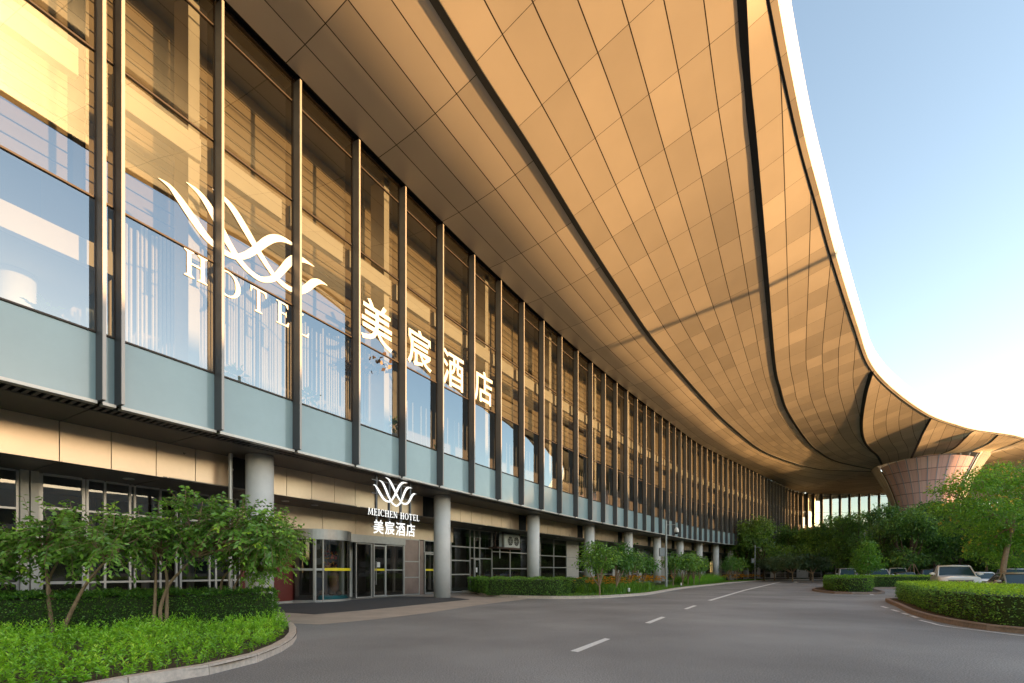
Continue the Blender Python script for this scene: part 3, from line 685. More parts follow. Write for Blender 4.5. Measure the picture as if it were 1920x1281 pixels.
# glyphs: serif capitals from polygons in a 1-high box; v=vertical bar, etc.
def serif(ch):
    T=.15; t=.07; q=[]
    def bar(x0,x1,y0,y1): q.append([(x0,y0),(x1,y0),(x1,y1),(x0,y1)])
    def foot(x,y,up,w=.13,wd=T):  # bracketed serif centred on stem
        s=1 if up else -1; q.append([(x-w,y),(x+wd+w,y),(x+wd+w,y+s*.035),(x+wd,y+s*.10),(x,y+s*.10),(x-w,y+s*.035)])
    if ch=='H':
        for x in (.1,.58): bar(x,x+T,.06,.94); foot(x,0,1,.1); foot(x,1,0,.1)
        bar(.25,.58,.49,.49+t); W=.84
    elif ch=='I': bar(.1,.1+T,.06,.94); foot(.1,0,1,.1); foot(.1,1,0,.1); W=.35
    elif ch=='T':
        bar(.32,.32+T,.06,.94); foot(.32,0,1,.1); bar(0.02,.78,.93,1.0); q.append([(.02,.93),(.02,.76),(.06,.76),(.12,.93)]); q.append([(.78,.93),(.68,.93),(.74,.76),(.78,.76)]); W=.8
    elif ch in 'EL':
        bar(.1,.1+T,.04,.96); q.append([(0,0),(.62,0),(.62,t),(0,t*.6)]); q.append([(.62,0),(.66,.22),(.62,.22),(.5,t)])
        if ch=='E':
            q.append([(0,1),(.6,1),(.6,1-t),(0,1-t*.6)]); q.append([(.6,1),(.6,.8),(.57,.8),(.48,1-t)]); bar(.25,.48,.49,.49+t); q.append([(.48,.40),(.51,.40),(.51,.65),(.48,.65)])
        else: foot(.1,1,0,.1)
        W=.68
    elif ch=='N':
        bar(.1,.18,.06,.96); bar(.66,.74,.04,.94); foot(.1,0,1,.09,.08); foot(.66,1,0,.09,.08); q.append([(0,1),(.2,1),(.74,0),(.62,0)]); W=.84
    elif ch=='M':
        q.append([(.06,.05),(.14,.05),(.22,.95),(.14,.95)]); q.append([(.78,.05),(.93,.05),(.86,.95),(.72,.95)])
        q.append([(.12,1),(.28,1),(.52,.1),(.44,.1)]); q.append([(.74,1),(.82,1),(.5,.1),(.44,.1)]); foot(.06,0,1,.08,.08); foot(.78,0,1,.08,.15); q.append([(.05,1),(.2,1),(.2,.95),(.05,.96)]); q.append([(.78,1),(.95,1),(.95,.96),(.78,.95)]); W=1.0
    elif ch in 'OC':
        a0,a1=(0,2*math.pi) if ch=='O' else (.75,2*math.pi-.7); n=28
        for i in range(n):
            u,v=a0+(a1-a0)*i/n,a0+(a1-a0)*(i+1)/n
            def P(a): 
                co,si=math.cos(a),math.sin(a); th=.075+.085*abs(co); return (.43+.42*co,.5+.52*si),(.43+(.42-th)*co,.5+(.52-.06-.02*abs(co))*si)
            A,Bp=P(u),P(v); q.append([A[1],A[0],Bp[0],Bp[1]])
        if ch=='C': q.append([(.70,.98),(.745,.98),(.76,.72),(.72,.74)])
        W=.86 if ch=='O' else .78
    else: W=.4
    return q,W
def glyph_mesh(q,sx,sz,s0,z0,off,th,slant=0):
    mf=MB(); ms=MB()
    for k,poly in enumerate(q):
        o=off-.0004*(k%12)
        P=[(s0+x*sx,z0+y*sz) for x,y in poly]; n=len(P)
        mf.add([fac(s,o,z) for s,z in P],[tuple(range(n))])
        if th: ms.add([fac(s,o+.003,z) for s,z in P]+[fac(s,o+th,z) for s,z in P],[(i,(i+1)%n,n+(i+1)%n,n+i) for i in range(n)])
    return mf,ms
def cjk(ch):
    c=bpy.data.curves.new('g','FONT'); c.body=ch; c.size=1; c.offset=.012; c.resolution_u=3
    o=bpy.data.objects.new('g',c); C.objects.link(o); bpy.context.view_layer.update()
    dg=bpy.context.evaluated_depsgraph_get(); me=o.evaluated_get(dg).to_mesh()
    V=[(v.co.x,v.co.y) for v in me.vertices]; Fc=[tuple(p.vertices) for p in me.polygons]
    e={}
    for f in Fc:
        for i in range(len(f)):
            k=(f[i],f[(i+1)%len(f)]); 
            if (k[1],k[0]) in e: del e[(k[1],k[0])]
            else: e[k]=1
    o.evaluated_get(dg).to_mesh_clear(); bpy.data.objects.remove(o); bpy.data.curves.remove(c)
    x0,x1=min(v[0] for v in V),max(v[0] for v in V); y0,y1=min(v[1] for v in V),max(v[1] for v in V)
    V=[((x-x0)/(x1-x0),(y-y0)/(y1-y0)) for x,y in V]; return V,Fc,list(e)
CJ={c:cjk(c) for c in '美宸酒店'}
def cjk_mesh(ch,s0,s1,z0,z1,off,th):
    V,Fc,E=CJ[ch]; P=[(s0+x*(s1-s0),z0+y*(z1-z0)) for x,y in V]
    mf=MB(); mf.add([fac(s,off,z) for s,z in P],Fc); ms=MB()
    if th: n=len(P); ms.add([fac(s,off+.003,z) for s,z in P]+[fac(s,off+th,z) for s,z in P],[(a,b,n+b,n+a) for a,b in E])
    return mf,ms
def spart(mb,name,m,parent):
    l=parent.location; mb.v=[(x-l.x,y-l.y,z-l.z) for x,y,z in mb.v]; return mb.build(name,m,parent)
p=fac(ls0+LW/2,SO,4.2)
SG=empty('hotel_sign',p,0,'backlit white sign with a wave logo, serif words and four characters hanging over the entrance','sign')
side=simple('sign_side',(.03,.03,.032),.5)
mf,ms=logo_mesh(1,1,ls0,zmin,SO,.12,1.0,.006); f=spart(mf,'logo',M['signwhite'],SG); spart(ms,'logo_side',side,f)
# words
def word(txt,a,b,zb,zt,off,th,mt,parent,name='letter'):
    Ws=[serif(c)[1]+.10 for c in txt]; tot=sum(Ws); x=0
    for c,w in zip(txt,Ws):
        q,_=serif(c)
        if q:
            mf,ms=glyph_mesh(q,(b-a)/tot,zt-zb,a+(b-a)*x/tot,zb,off,th); o=spart(mf,name,mt,parent)
            if th: spart(ms,'letter_side',side,o)
        x+=w
sa,za=sgn(256,808,SO); _,zA=sgn(262,697,SO); sb,zb=sgn(1085,920,SO)
word('MEICHEN HOTEL',sa,sb,(za+zb)/2,(za+zb)/2+(zA-za)*.98,SO,.10,M['signwhite'],SG)
ca,zt_=sgn(335,905,SO); cb,_=sgn(1020,985,SO); _,zl=sgn(420,1118,SO)
_,ztop=sgn(420,893,SO); w=(cb-ca)/4
for k,ch in enumerate('美宸酒店'):
    mf,ms=cjk_mesh(ch,ca+k*w+.03,ca+(k+1)*w-.05,zl,ztop,SO,.10); o=spart(mf,'character',M['signwhite'],SG); spart(ms,'character_side',side,o)
mb=MB()
for x in (385,590,775,925):
    s,_=sgn(x,500,SO+.2); fbox(mb,s-.045,s+.045,SO+.15,SO+.24,zl+.2,5.82)
for z in (zmin+LH*.35,zmin+LH*.85,(za+zb)/2+.2,(zl+ztop)/2): fbox(mb,ls0+.05,ls1-.1,SO+.13,SO+.16,z-.02,z+.02)
spart(mb,'sign_frame',M['alud'],SG)
# ---- large film lettering on the curtain wall glass
GO=.375
def gz(x,y): return inv(260+x/3.66,290+y/3.66,GO)
a,ztp=gz(310,90); a0,_=gz(135,105); b0,_=gz(1295,858); _,zbt=gz(850,862)
p=fac((a0+b0)/2,GO,(ztp+zbt)/2)
WL=empty('window_lettering',p,0,'large white film wave logo, the word HOTEL and four characters on the upper glass','window sign')
def clip_bays(mb):  # keep pieces that fall on glass, not across a fin
    return mb
mf,_=logo_mesh((b0-a0)/LW,(ztp-zbt)/LH*.97,a0,zbt,GO,0,(b0-a0)/LW*.98,.002); spart(mf,'film_logo',M['whitefilm'],WL)
HL=[]
s1,zb1=gz(312,820); s2,zt1=gz(318,645); sH,_=gz(474,905)
s3,z3=gz(1115,1235); s4,z4=gz(1118,1085); sL,_=gz(1172,1245)
lets=[('H',s1,sH),('O',gz(578,940)[0]-.28,gz(702,960)[0]),('T',gz(765,930)[0],gz(880,980)[0]),('E',gz(945,1110)[0],gz(1036,1170)[0]),('L',gz(1088,1230)[0],sL)]
hh=(zt1-zb1+z4-z3)/2
for c,x0,x1 in lets:
    q,W=serif(c); u=(x0-s1)/(s3-s1); mf,_=glyph_mesh(q,(x1-x0)/W,hh,x0,zb1*(1-u)+z3*u,GO,0); spart(mf,'film_letter',M['whitefilm'],WL)
def g5(x,y): return inv(660+x/5.337,540+y/5.337,GO)
for ch,(xa,ya,xb,yb,yt,xm) in {'美':(90,0,405,0,110,190),'宸':(556,0,797,0,425,670),'酒':(905,0,1118,0,668,1040),'店':(1225,0,1405,0,845,1330)}.items():
    bot={'美':525,'宸':770,'酒':995,'店':1150}[ch]
    x0=g5(xa,500)[0]; x1=g5(xb,500)[0]; zt=g5(xm,yt)[1]; zb_=g5({'美':160,'宸':620,'酒':1000,'店':1300}[ch],bot)[1]
    mf,_=cjk_mesh(ch,x0,x1,zb_,zt,GO,0); spart(mf,'film_character',M['whitefilm'],WL)
# ---- small black decal logo on the entrance glass
sd=gs(672); se=gs(693)
p=fac((sd+se)/2,WO-.02,1.6); DC=empty('door_decal',p,0,'small black wave logo and words on the glass beside the revolving door','decal')
mf,_=logo_mesh((se-sd)/LW,(se-sd)/LW,sd,1.75,WO-.02,0,(se-sd)/LW,.001); spart(mf,'decal_logo',M['decal'],DC)
word('MEICHEN HOTEL',sd-.05,se+.05,1.52,1.66,WO-.02,0,M['decal'],DC,'decal_letter')
w=(se-sd)/4
for k,ch in enumerate('美宸酒店'):
    mf,_=cjk_mesh(ch,sd+k*w,sd+(k+1)*w-.03,1.22,1.46,WO-.02,0); spart(mf,'decal_character',M['decal'],DC)
# ================================================================== AC UNIT
s=gs(905); e=gs(928)
sa_=inv(946,1010,4.6)[0]; sb_=inv(975,1010,4.6)[0]; zlo=inv(960,1027,4.6)[1]; zhi=inv(960,1003,4.6)[1]
x,y,_=fac(sa_,4.6,0); T=ft(sa_); ang=math.atan2(T[1],T[0]); W=sb_-sa_
AC=empty('air_conditioner',(x,y,zlo),ang,'grey twin-fan air conditioner on a brown steel bracket beside the second pillar','air conditioner')
hh=zhi-zlo
MB().box(0,W,0,.55,0,hh).build('casing',M['acwhite'],AC,bevel=.02)
for k in (.36,.76):
    mb=MB(); cxk,czk,rr=W*k,hh*.5,min(W*.17,hh*.4)
    pts=[(cxk+rr*math.cos(t),-.03,czk+rr*math.sin(t)) for t in np.linspace(0,2*math.pi,25)]
    mb.add([(cxk,-.012,czk)]+[(p[0],-.012,p[2]) for p in pts[:-1]],[(0,i+1,(i+1)%24+1) for i in range(24)]); fa=mb.build('fan',M['black'],AC)
    mb=MB(); mb.tube(pts,.018,6)
    for r_ in (.35,.68): mb.tube([(cxk+rr*r_*math.cos(t),-.03,czk+rr*r_*math.sin(t)) for t in np.linspace(0,2*math.pi,21)],.008,4)
    for t in np.arange(0,6.28,.785): mb.tube([(cxk,-.03,czk),(cxk+rr*math.cos(t),-.03,czk+rr*math.sin(t))],.008,4)
    mb.build('fan_guard',M['acwhite'],fa)
mb=MB(); mb.box(-1.1,W+.15,-.08,.75,-.14,-.02)
for xx in (-1.1,-.05,W+.1): mb.box(xx,xx+.06,.1,.16,-.02,hh+.9)
mb.box(-1.1,W+.15,.1,.16,hh+.35,hh+.42); mb.build('bracket',M['rust'],AC)
MB().tube([(-.5,.1,hh+.8),(-.5,.1,.1),(-.5,.1,-.9)],.03,8).build('pipe',M['acwhite'],AC)
px_=gs(682); p=fac(px_,WO+1.5,0); mb=MB(); mb.lathe((p[0],p[1],0.03),[(.38,0),(.38,4.6)],24); bpart(mb,'lobby_column',M['white_metal'])
# ================================================================== VASE in the revolving door, chandelier, plants indoors
vx,vy,_=fac(gs(627),WO+.1,0)
VB=MB(); VB.lathe((0,0,0),[(.75,0),(.78,.1),(.7,.22),(.6,.24)],24); 
PL=VB.build('display_base',simple('turquoise_base',(.05,.42,.5),.5),None); PL.location=(vx,vy,.03); tag(PL,'round turquoise display base on the floor of the revolving door','display base')
VS=empty('flower_vase',(vx+.05,vy,.27),0,'tall brown ceramic vase with red and orange flowers inside the revolving door','vase')
MB().lathe((0,0,0),[(.18,0),(.2,.1),(.235,.45),(.235,.95),(.2,1.15),(.10,1.24),(.12,1.35),(.15,1.42),(.1,1.5)],20).build('vase_body',simple('brown_glaze',(.34,.18,.10),.35,.1,.2,6),VS,smooth=True)
mb=MB(); 
for k in range(9):
    a=random.uniform(0,6.3); e=Vector((random.uniform(-.55,.1),random.uniform(-.2,.2),random.uniform(1.4,2.4))); mb.tube([(0,0,1.3),(e.x*.5,e.y*.5,1.6),e],.01,5)
mb.build('stem',M['barkd'],VS)
V=[];Fc=[]
for k in range(46):
    c=np.array([random.uniform(-.55,.08),random.uniform(-.25,.25),random.choice((random.uniform(1.3,1.75),random.uniform(1.9,2.35)))])
    for j in range(5):
        d=rng.normal(size=3); d/=np.linalg.norm(d); e=np.cross(d,rng.normal(size=3)); e/=np.linalg.norm(e); b=len(V)
        V+= [c,c+d*.07+e*.03,c+d*.11,c+d*.07-e*.03]; Fc.append((b,b+1,b+2,b+3))
o=rnd_mesh('flowers',np.array(V),np.array(Fc),M['orange'],VS); o.data.materials.append(M['redpetal']); o.data.polygons.foreach_set('material_index',[i//5%2 for i in range(len(Fc))])
for k,(dx,dy) in enumerate(((-.5,-.25),(.42,-.3),(.1,-.5))):
    o=MB().lathe((0,0,0),[(.10,0),(.16,.08),(.13,.2),(.04,.25)],10).build('decor_stone',simple('stone%d'%k,(.17,.12,.08),.9,0,.3,8,.5,15),None,smooth=True); o.location=(vx+dx,vy+dy,.27); tag(o,['brown stone at the left foot of the brown vase','brown stone at the right foot of the brown vase','brown stone in front of the brown vase'][k],'stone')
# plants and an exit sign behind the upper glass
def iplant(px,py,off,label,sd,z0=6.0,h=.9):
    s,z=inv(px,py,off); p=fac(s,off,z0); T=empty('indoor_plant',p,0,label,'plant','plants behind the upper glass')
    g=np.random.default_rng(sd); n=70; d=unit(g.normal(size=(n,3))+[0,0,.6]); leaf_obj('foliage',d*g.uniform(.05,.35,(n,1))+np.array([0,0,z-z0]),d,.28,.12,M['leaf_near'],T)
    MB().lathe((0,0,0),[(.16,0),(.22,max(.3,z-z0-.35))],14).build('pot',M['white_metal'],T)
PLANTS=[(82,588,1.0,'leafy plant behind the leftmost pane beside the round interior column',1),(442,708,.9,'leafy plant at the foot of the pane below the letters O and T',2),(577,748,.9,'leafy plant at the foot of the pane below the letter L',3),(737,800,.9,'leafy plant low in the pane below the first big character',4),(822,850,.9,'leafy plant low in the pane below the second big character',5)]
s,z=inv(166,510,1.6); p=fac(s,1.6,z); o=MB().box(-.16,.16,-.02,.02,-.09,.09).build('exit_sign',M['exit']); o.location=p; o.rotation_euler=(0,0,math.atan2(ft(s)[1],ft(s)[0])); tag(o,'small lit green exit sign behind the left glass beside the double fin','exit sign')
# chandelier
s,z=inv(682,686,1.3); p=fac(s,1.3,z)
mb=MB(); r=random.Random(3)
V=[];Fc=[]
for k in range(170):
    c=np.array([r.gauss(0,.62),r.gauss(0,.3),r.gauss(0,.14)]); d=rng.normal(size=3); d/=np.linalg.norm(d); e=np.cross(d,rng.normal(size=3)); e/=np.linalg.norm(e); b=len(V)
    V+=[c-d*.12,c+e*.09,c+d*.12,c-e*.09]; Fc.append((b,b+1,b+2,b+3))
CH=empty('chandelier',p,0,'bronze leaf chandelier hanging behind the upper glass beside the first character','chandelier')
rnd_mesh('leaf_cluster',np.array(V),np.array(Fc),M['bronze'],CH)
MB().tube([(0,0,.1),(0,0,19.5-z)],.015,6).build('cord',M['alud'],CH)
a_=gs(706); mb=MB(); fbox(mb,a_,a_+.22,WO-.05,WO-.042,1.75,2.05); bpart(mb,'notice_paper',M['paper'])
# ================================================================== FOLIAGE TOOLS
def leaves(cent,dirs,L_,W_,droop=.25):
    """folded diamond leaves. cent (n,3) base, dirs (n,3) unit direction"""
    n=len(cent); up=rng.normal(size=(n,3)); side=np.cross(dirs,up); side/=np.linalg.norm(side,axis=1)[:,None]+1e-9
    nor=np.cross(side,dirs); Lk=(L_*rng.uniform(.65,1.25,n))[:,None]; Wk=(W_*rng.uniform(.7,1.2,n))[:,None]
    base=cent; tip=cent+dirs*Lk+np.array([0,0,-1])*Lk*droop; mid=cent+dirs*Lk*.45
    l=mid+side*Wk*.5+nor*Wk*.16; r_=mid-side*Wk*.5+nor*Wk*.16
    V=np.stack([base,l,tip,r_],1).reshape(-1,3); i=np.arange(n)*4
    Fc=np.stack([np.stack([i,i+1,i+2],1),np.stack([i,i+2,i+3],1)],1).reshape(-1,3); return V,Fc
def unit(v): return v/(np.linalg.norm(v,axis=1)[:,None]+1e-9)
def leaf_obj(name,cent,dirs,L_,W_,m,parent=None,droop=.25,rn=None):
    V,Fc=leaves(cent,dirs,L_,W_,droop); n=len(cent); r_=rng.uniform(0,1,n) if rn is None else np.clip(rn,0,1)
    return rnd_mesh(name,V,Fc,m,parent,np.repeat(r_,2))
def crown(name,blobs,n,L_,W_,m,parent,cl=14,spread=.32,seed=0,hollow=.55):
    """leaf clumps scattered through ellipsoid blobs [(c,r)]"""
    g=np.random.default_rng(seed); vol=np.array([b[1][0]*b[1][1]*b[1][2] for b in blobs])**.67; vol/=vol.sum()
    C_=[];D_=[];Rn=[]
    nc=max(1,n//cl)
    for bi in g.choice(len(blobs),nc,p=vol):
        c,r_=blobs[bi]; d=g.normal(size=3); d/=np.linalg.norm(d); rad=hollow+(1-hollow)*g.uniform()**.6; rad*=g.uniform(.86,1.14); cc=np.array(c)+d*np.array(r_)*rad
        pts=cc+g.normal(size=(cl,3))*spread*np.array([1,1,.55]); dd=unit(d*.7+g.normal(size=(cl,3))*.8+np.array([0,0,-.12])); C_.append(pts); D_.append(dd); Rn.append(np.clip(g.uniform(.0,.75)+g.normal(size=cl)*.15,0,1))
    return leaf_obj(name,np.concatenate(C_),np.concatenate(D_),L_,W_,m,parent,rn=np.concatenate(Rn))
def in_poly(P,x,y):
    c=np.zeros(len(x),bool); n=len(P); j=n-1
    for i in range(n):
        xi,yi=P[i]; xj,yj=P[j]; m_=((yi>y)!=(yj>y))&(x<(xj-xi)*(y-yi)/(yj-yi+1e-12)+xi); c^=m_; j=i
    return c
def shrink(P,d):
    P=np.array(P,float); n=len(P); area=sum(P[i][0]*P[(i+1)%n][1]-P[(i+1)%n][0]*P[i][1] for i in range(n)); sg=1 if area>0 else -1; out=[]
    for i in range(n):
        a=P[i]-P[i-1]; b=P[(i+1)%n]-P[i]; a/=np.linalg.norm(a); b/=np.linalg.norm(b); na=np.array([-a[1],a[0]]); nb=np.array([-b[1],b[0]]); m_=(na+nb); m_/=max(.35,np.dot(m_,m_)/2*1)**1; out.append(P[i]+sg*m_*d/1.0*.5*2/ max(1,1))
    return [tuple(p) for p in out]
def hedge(poly,z0,z1,leaf,n,m,label,name='hedge',group=None,topm=None,seed=1):
    cx_=np.mean([p[0] for p in poly]); cy_=np.mean([p[1] for p in poly]); H=empty(name,(cx_,cy_,z0),0,label,'hedge',group)
    P=[(x-cx_,y-cy_) for x,y in poly]; Pi=shrink(P,.13)
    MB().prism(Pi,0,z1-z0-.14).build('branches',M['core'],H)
    A=np.array(P); per=np.r_[A,A[:1]]; sl_=np.linalg.norm(np.diff(per,axis=0),axis=1); L_=sl_.sum(); h=z1-z0
    x0,y0=A.min(0); x1,y1=A.max(0); xs=rng.uniform(x0,x1,60000); ys=rng.uniform(y0,y1,60000); ok=in_poly(P,xs,ys); area=ok.mean()*(x1-x0)*(y1-y0)
    nt=int(n*area/(area+L_*h)); ns=n-nt; xs,ys=xs[ok],ys[ok]; rp=rng.integers(0,len(xs),nt); xs,ys=xs[rp]+rng.normal(size=nt)*.02,ys[rp]+rng.normal(size=nt)*.02
    bumps=lambda x,y:.035*np.sin(x*5.1+seed)+.03*np.sin(y*6.3+x*2.2)+.02*np.sin(x*13+y*9)
    tz=h-.05+bumps(xs,ys)*.9+rng.normal(size=nt)*.03; top=np.stack([xs,ys,tz],1); td=unit(np.stack([rng.normal(size=nt)*.7,rng.normal(size=nt)*.7,rng.uniform(.2,1.2,nt)],1))
    t=rng.uniform(0,L_,ns); cs=np.r_[0,np.cumsum(sl_)]; k=np.searchsorted(cs,t)-1; k=np.clip(k,0,len(sl_)-1); u=(t-cs[k])/sl_[k]; pt=per[k]*(1-u)[:,None]+per[k+1]*u[:,None]
    ed_=per[k+1]-per[k]; ed_/=sl_[k][:,None]; ar=sum(A[i][0]*A[(i+1)%len(A)][1]-A[(i+1)%len(A)][0]*A[i][1] for i in range(len(A))); nn=np.stack([ed_[:,1],-ed_[:,0]],1)*(1 if ar>0 else -1)
    zz=rng.uniform(.02,h,ns); rr=bumps(t*1.3,zz*5)+rng.normal(size=ns)*.035-.03-.10*(zz<.15*h)-.06*(zz>h*.93)
    sd_=np.stack([pt[:,0]+nn[:,0]*rr,pt[:,1]+nn[:,1]*rr,zz],1); dd=unit(np.stack([nn[:,0]+rng.normal(size=ns)*.7,nn[:,1]+rng.normal(size=ns)*.7,rng.normal(size=ns)*.6+.25],1))
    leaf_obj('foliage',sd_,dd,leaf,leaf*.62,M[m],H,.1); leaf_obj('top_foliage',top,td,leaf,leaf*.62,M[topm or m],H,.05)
    return H
def blades(name,poly,n,hmin,hmax,w,m,label,cat,z=0.12,leafy=False,kind='stuff'):
    A=np.array(poly); x0,y0=A.min(0); x1,y1=A.max(0); X=[];Y=[]
    while len(X)<n:
        xs=rng.uniform(x0,x1,n*2); ys=rng.uniform(y0,y1,n*2); ok=in_poly(poly,xs,ys); X+=list(xs[ok]); Y+=list(ys[ok])
    X=np.array(X[:n]); Y=np.array(Y[:n]); h=rng.uniform(hmin,hmax,n)*(1+.3*np.sin(X*2.1)*np.cos(Y*1.7)); lean=rng.normal(size=(n,2))*.28
    if leafy:   # upright stems of small leaves
        k=15; t=np.tile(np.linspace(.12,1,k),n); i=np.repeat(np.arange(n),k); a=rng.uniform(0,6.3,n*k)
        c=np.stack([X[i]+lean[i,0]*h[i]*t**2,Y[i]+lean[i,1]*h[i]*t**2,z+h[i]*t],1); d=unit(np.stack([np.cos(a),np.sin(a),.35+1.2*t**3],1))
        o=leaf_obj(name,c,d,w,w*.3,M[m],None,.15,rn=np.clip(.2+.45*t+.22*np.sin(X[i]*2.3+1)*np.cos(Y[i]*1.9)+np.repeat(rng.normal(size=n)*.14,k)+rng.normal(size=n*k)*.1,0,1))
    else:
        a=rng.uniform(0,6.3,n); sx=np.cos(a)*w; sy=np.sin(a)*w
        b=np.stack([X,Y,np.full(n,z)],1); p1=b+np.stack([sx,sy,0*sx],1); p2=b-np.stack([sx,sy,0*sx],1)
        mi=b+np.stack([lean[:,0]*h*.4,lean[:,1]*h*.4,h*.6],1); m1=mi+np.stack([sx,sy,0*sx],1)*.8; m2=mi-np.stack([sx,sy,0*sx],1)*.8; tp=b+np.stack([lean[:,0]*h*1.5,lean[:,1]*h*1.5,h*.95],1)
        V=np.stack([p1,p2,m2,m1,tp,tp],1).reshape(-1,3); j=np.arange(n)*6; Fc=np.concatenate([np.stack([j,j+1,j+2,j+3],1),np.stack([j+3,j+2,j+4,j+5],1)]); o=rnd_mesh(name,V,Fc,M[m],None,np.tile(rng.uniform(0,1,n),2))
    return tag(o,label,cat,kind=kind)
# ================================================================== GROUND
def sheet(name,poly,z,m):
    mb=MB(); mb.add([(x,y,z) for x,y in poly],[tuple(range(len(poly)))]); return tag(mb.build(name,m),kind='structure')
mb=MB(); mb.add([(-900,-900,-.02),(900,-900,-.02),(900,900,-.02),(-900,900,-.02)],[(0,1,2,3)]); tag(mb.build('ground',M['soil']),kind='structure')
sheet('road',[(-60,-80),(140,-80),(140,100),(-60,100)],0,M['asphalt'])
# apron in front of the entrance
ap=[G(-500,1160),G(470,1166),G(520,1168),G(600,1171.5),G(700,1162),G(800,1150),G(900,1134.5),G(960,1127),G(985,1124),G(1000,1119.5),G(905,1117)]
ap+= [fac(gs(p),WO+.05,0)[:2] for p in (905,880,800,700,600,500,300,0,-300)]
sheet('pavement',ap,.006,M['paving'])
mt=[G(517,1134),G(600,1130),G(700,1122.5),G(750,1119),G(840,1120),G(880,1124.5),G(760,1137),G(680,1145),G(590,1152.5),G(517,1148)]
mb=MB(); mb.prism(mt,.007,.022); tag(mb.build('door_mat',M['mat']),'wide dark grey entrance mat in front of the revolving door','mat')
def kerb(name,path,h=.15,w=.16,m='kerb',blk=.95,side=1):
    P,_=resample([(x,y,0) for x,y in path],max(2,int(sum(math.dist(a,b) for a,b in zip(path[:-1],path[1:]))/blk)+1))
    mb=MB()
    def off(i):
        t=P[min(i+1,len(P)-1)]-P[max(i-1,0)]; n=np.array([-t[1],t[0],0])*side; return n/np.linalg.norm(n)
    for i in range(len(P)-1):
        a,b=P[i].copy(),P[i+1].copy(); d=(b-a); l=np.linalg.norm(d); d/=l; n0,n1=off(i)*w,off(i+1)*w; g=d*.006; z0=np.array([0,0,-.01]); z1=np.array([0,0,h]); bv=np.array([0,0,h-.02])
        q=[a+g,b-g,b-g+n1,a+g+n0]; mb.hexa([q[0]+z0,q[1]+z0,q[2]+z0,q[3]+z0,q[0]+n0*.06+z1,q[1]+n1*.06+z1,q[2]+z1,q[3]+z1])
    mb2=MB(); mb2.strip([tuple(P[i]+off(i)*.02+[0,0,h-.02]) for i in range(len(P))],[tuple(P[i]+off(i)*w+[0,0,h-.02]) for i in range(len(P))]); mb2.strip([tuple(P[i]+off(i)*.02+[0,0,h-.02]) for i in range(len(P))],[tuple(P[i]+off(i)*.02) for i in range(len(P))])
    o=mb.build(name,M[m]); tag(o,kind='structure'); mm=mb2; n=len(o.data.vertices)
    return o
def smooth_path(P,n=6): return [tuple(p) for p in catmull(P,n)]
# left island
kl=smooth_path([G(-900,1640),G(-300,1425),G(60,1328),G(180,1303),G(300,1281),G(420,1260),G(500,1236),G(546,1211),G(557,1193),G(549,1178),G(524,1169),G(470,1166)])
kl=[p for p in kl if p[1]>1.2]
kerb('kerb',kl,side=1)
isl=kl+[(-16,14.5),(-30,10),(-30,1.5)]
sheet('planting_bed',isl,.115,M['soil'])
# strip along the building
ks=smooth_path([(-3.6,33.6),G(892,1112.5),G(905,1117.5),G(950,1121),G(1000,1122.5),G(1047,1123),G(1125,1122),G(1187,1118),G(1225,1114),G(1281,1104),G(1334,1098),G(1375,1093.5),G(1430,1089.5),G(1445,1088.5)])
kerb('kerb',ks,side=1)
bed=ks+[(52,80),(46,83)]+[fac(s,WO-1.0,0)[:2] for s in np.linspace(s_at(1400,WO),gs(905),14)]
sheet('planting_bed',bed,.115,M['lawn'])
kb=[ks[-1],G(1500,1087.5),G(1560,1087),(57,66),(80,62),(110,60)]
kerb('kerb',smooth_path(kb),side=1)
sheet('planting_bed',smooth_path(kb)+[(125,98),(84,104),(60,97),(50,86)],.11,M['lawn'])
# island A (far) and the back row
IA=smooth_path([(29.5,43),(26.0,40),(23.6,36.5),(22.3,33.2),(22.3,31.4),(23.9,31.2),(25.4,32.2),(28.5,37),(31.0,41.0)],5)
kerb('kerb',IA,m='kerbr',side=-1)
kerb('kerb',[(31.0,41.0),(38,41.0)],m='kerbr',side=1); sheet('planting_bed',IA+[(38.2,41.2),(38.2,43.2),(30.2,43.4)],.11,M['soil'])
# island B (near right)
IB=smooth_path([(20.6,24.6),(19.4,24.3),(18.3,22.9),(16.2,19.7),(14.3,16.9),(13.0,14.6),(12.35,13.0),(12.15,12.0),(12.3,11.2),(12.9,10.4),(14.5,9.2),(17,7.6)],5)
kerb('kerb',IB,m='kerbr',side=1)
IBp=IB+[(24,6.0),(24,9.5),(20.2,13.6),(19.3,16.4),(19.9,18.6),(21.2,21.2),(21.6,23.8)]
sheet('planting_bed',IBp,.11,M['soil'])
# markings
def mark(pts,z=.004): 
    mb=MB(); mb.add([(*G(x,y),z) for x,y in pts],[tuple(range(len(pts)))]); return mb
mk=MB()
for q in ([(1069,1221),(1084,1223.2),(1144.5,1198.6),(1134,1197)],[(1209,1168.2),(1219,1169.3),(1248,1157.6),(1240,1156.6)],[(1282,1141.8),(1289,1142.6),(1307,1136),(1300.5,1135.3)],
          [(1326,1126),(1334,1126.6),(1400,1106.8),(1395,1106.2)],[(1395,1106.3),(1400,1106.9),(1466,1091.4),(1461,1091.2)],[(1486,1092.2),(1494,1093),(1500,1091),(1490,1090.6)]):
    mb=mark(q); mk.add(mb.v,mb.f)
def line(P,w,z=.004,dash=None):
    P=np.array([(x,y,z) for x,y in P]); return ribbon(P,w,0,0.0)
b_=[(x-(.30),y-.24) for x,y in IB]; 
r_=ribbon(np.array([(x,y,.004) for x,y in smooth_path([G(1724,1163),G(1745,1168),G(1770,1174),G(1850,1184),G(1920,1192.5),G(2050,1205)])]),.10,0,0); mk.add(r_.v,r_.f)
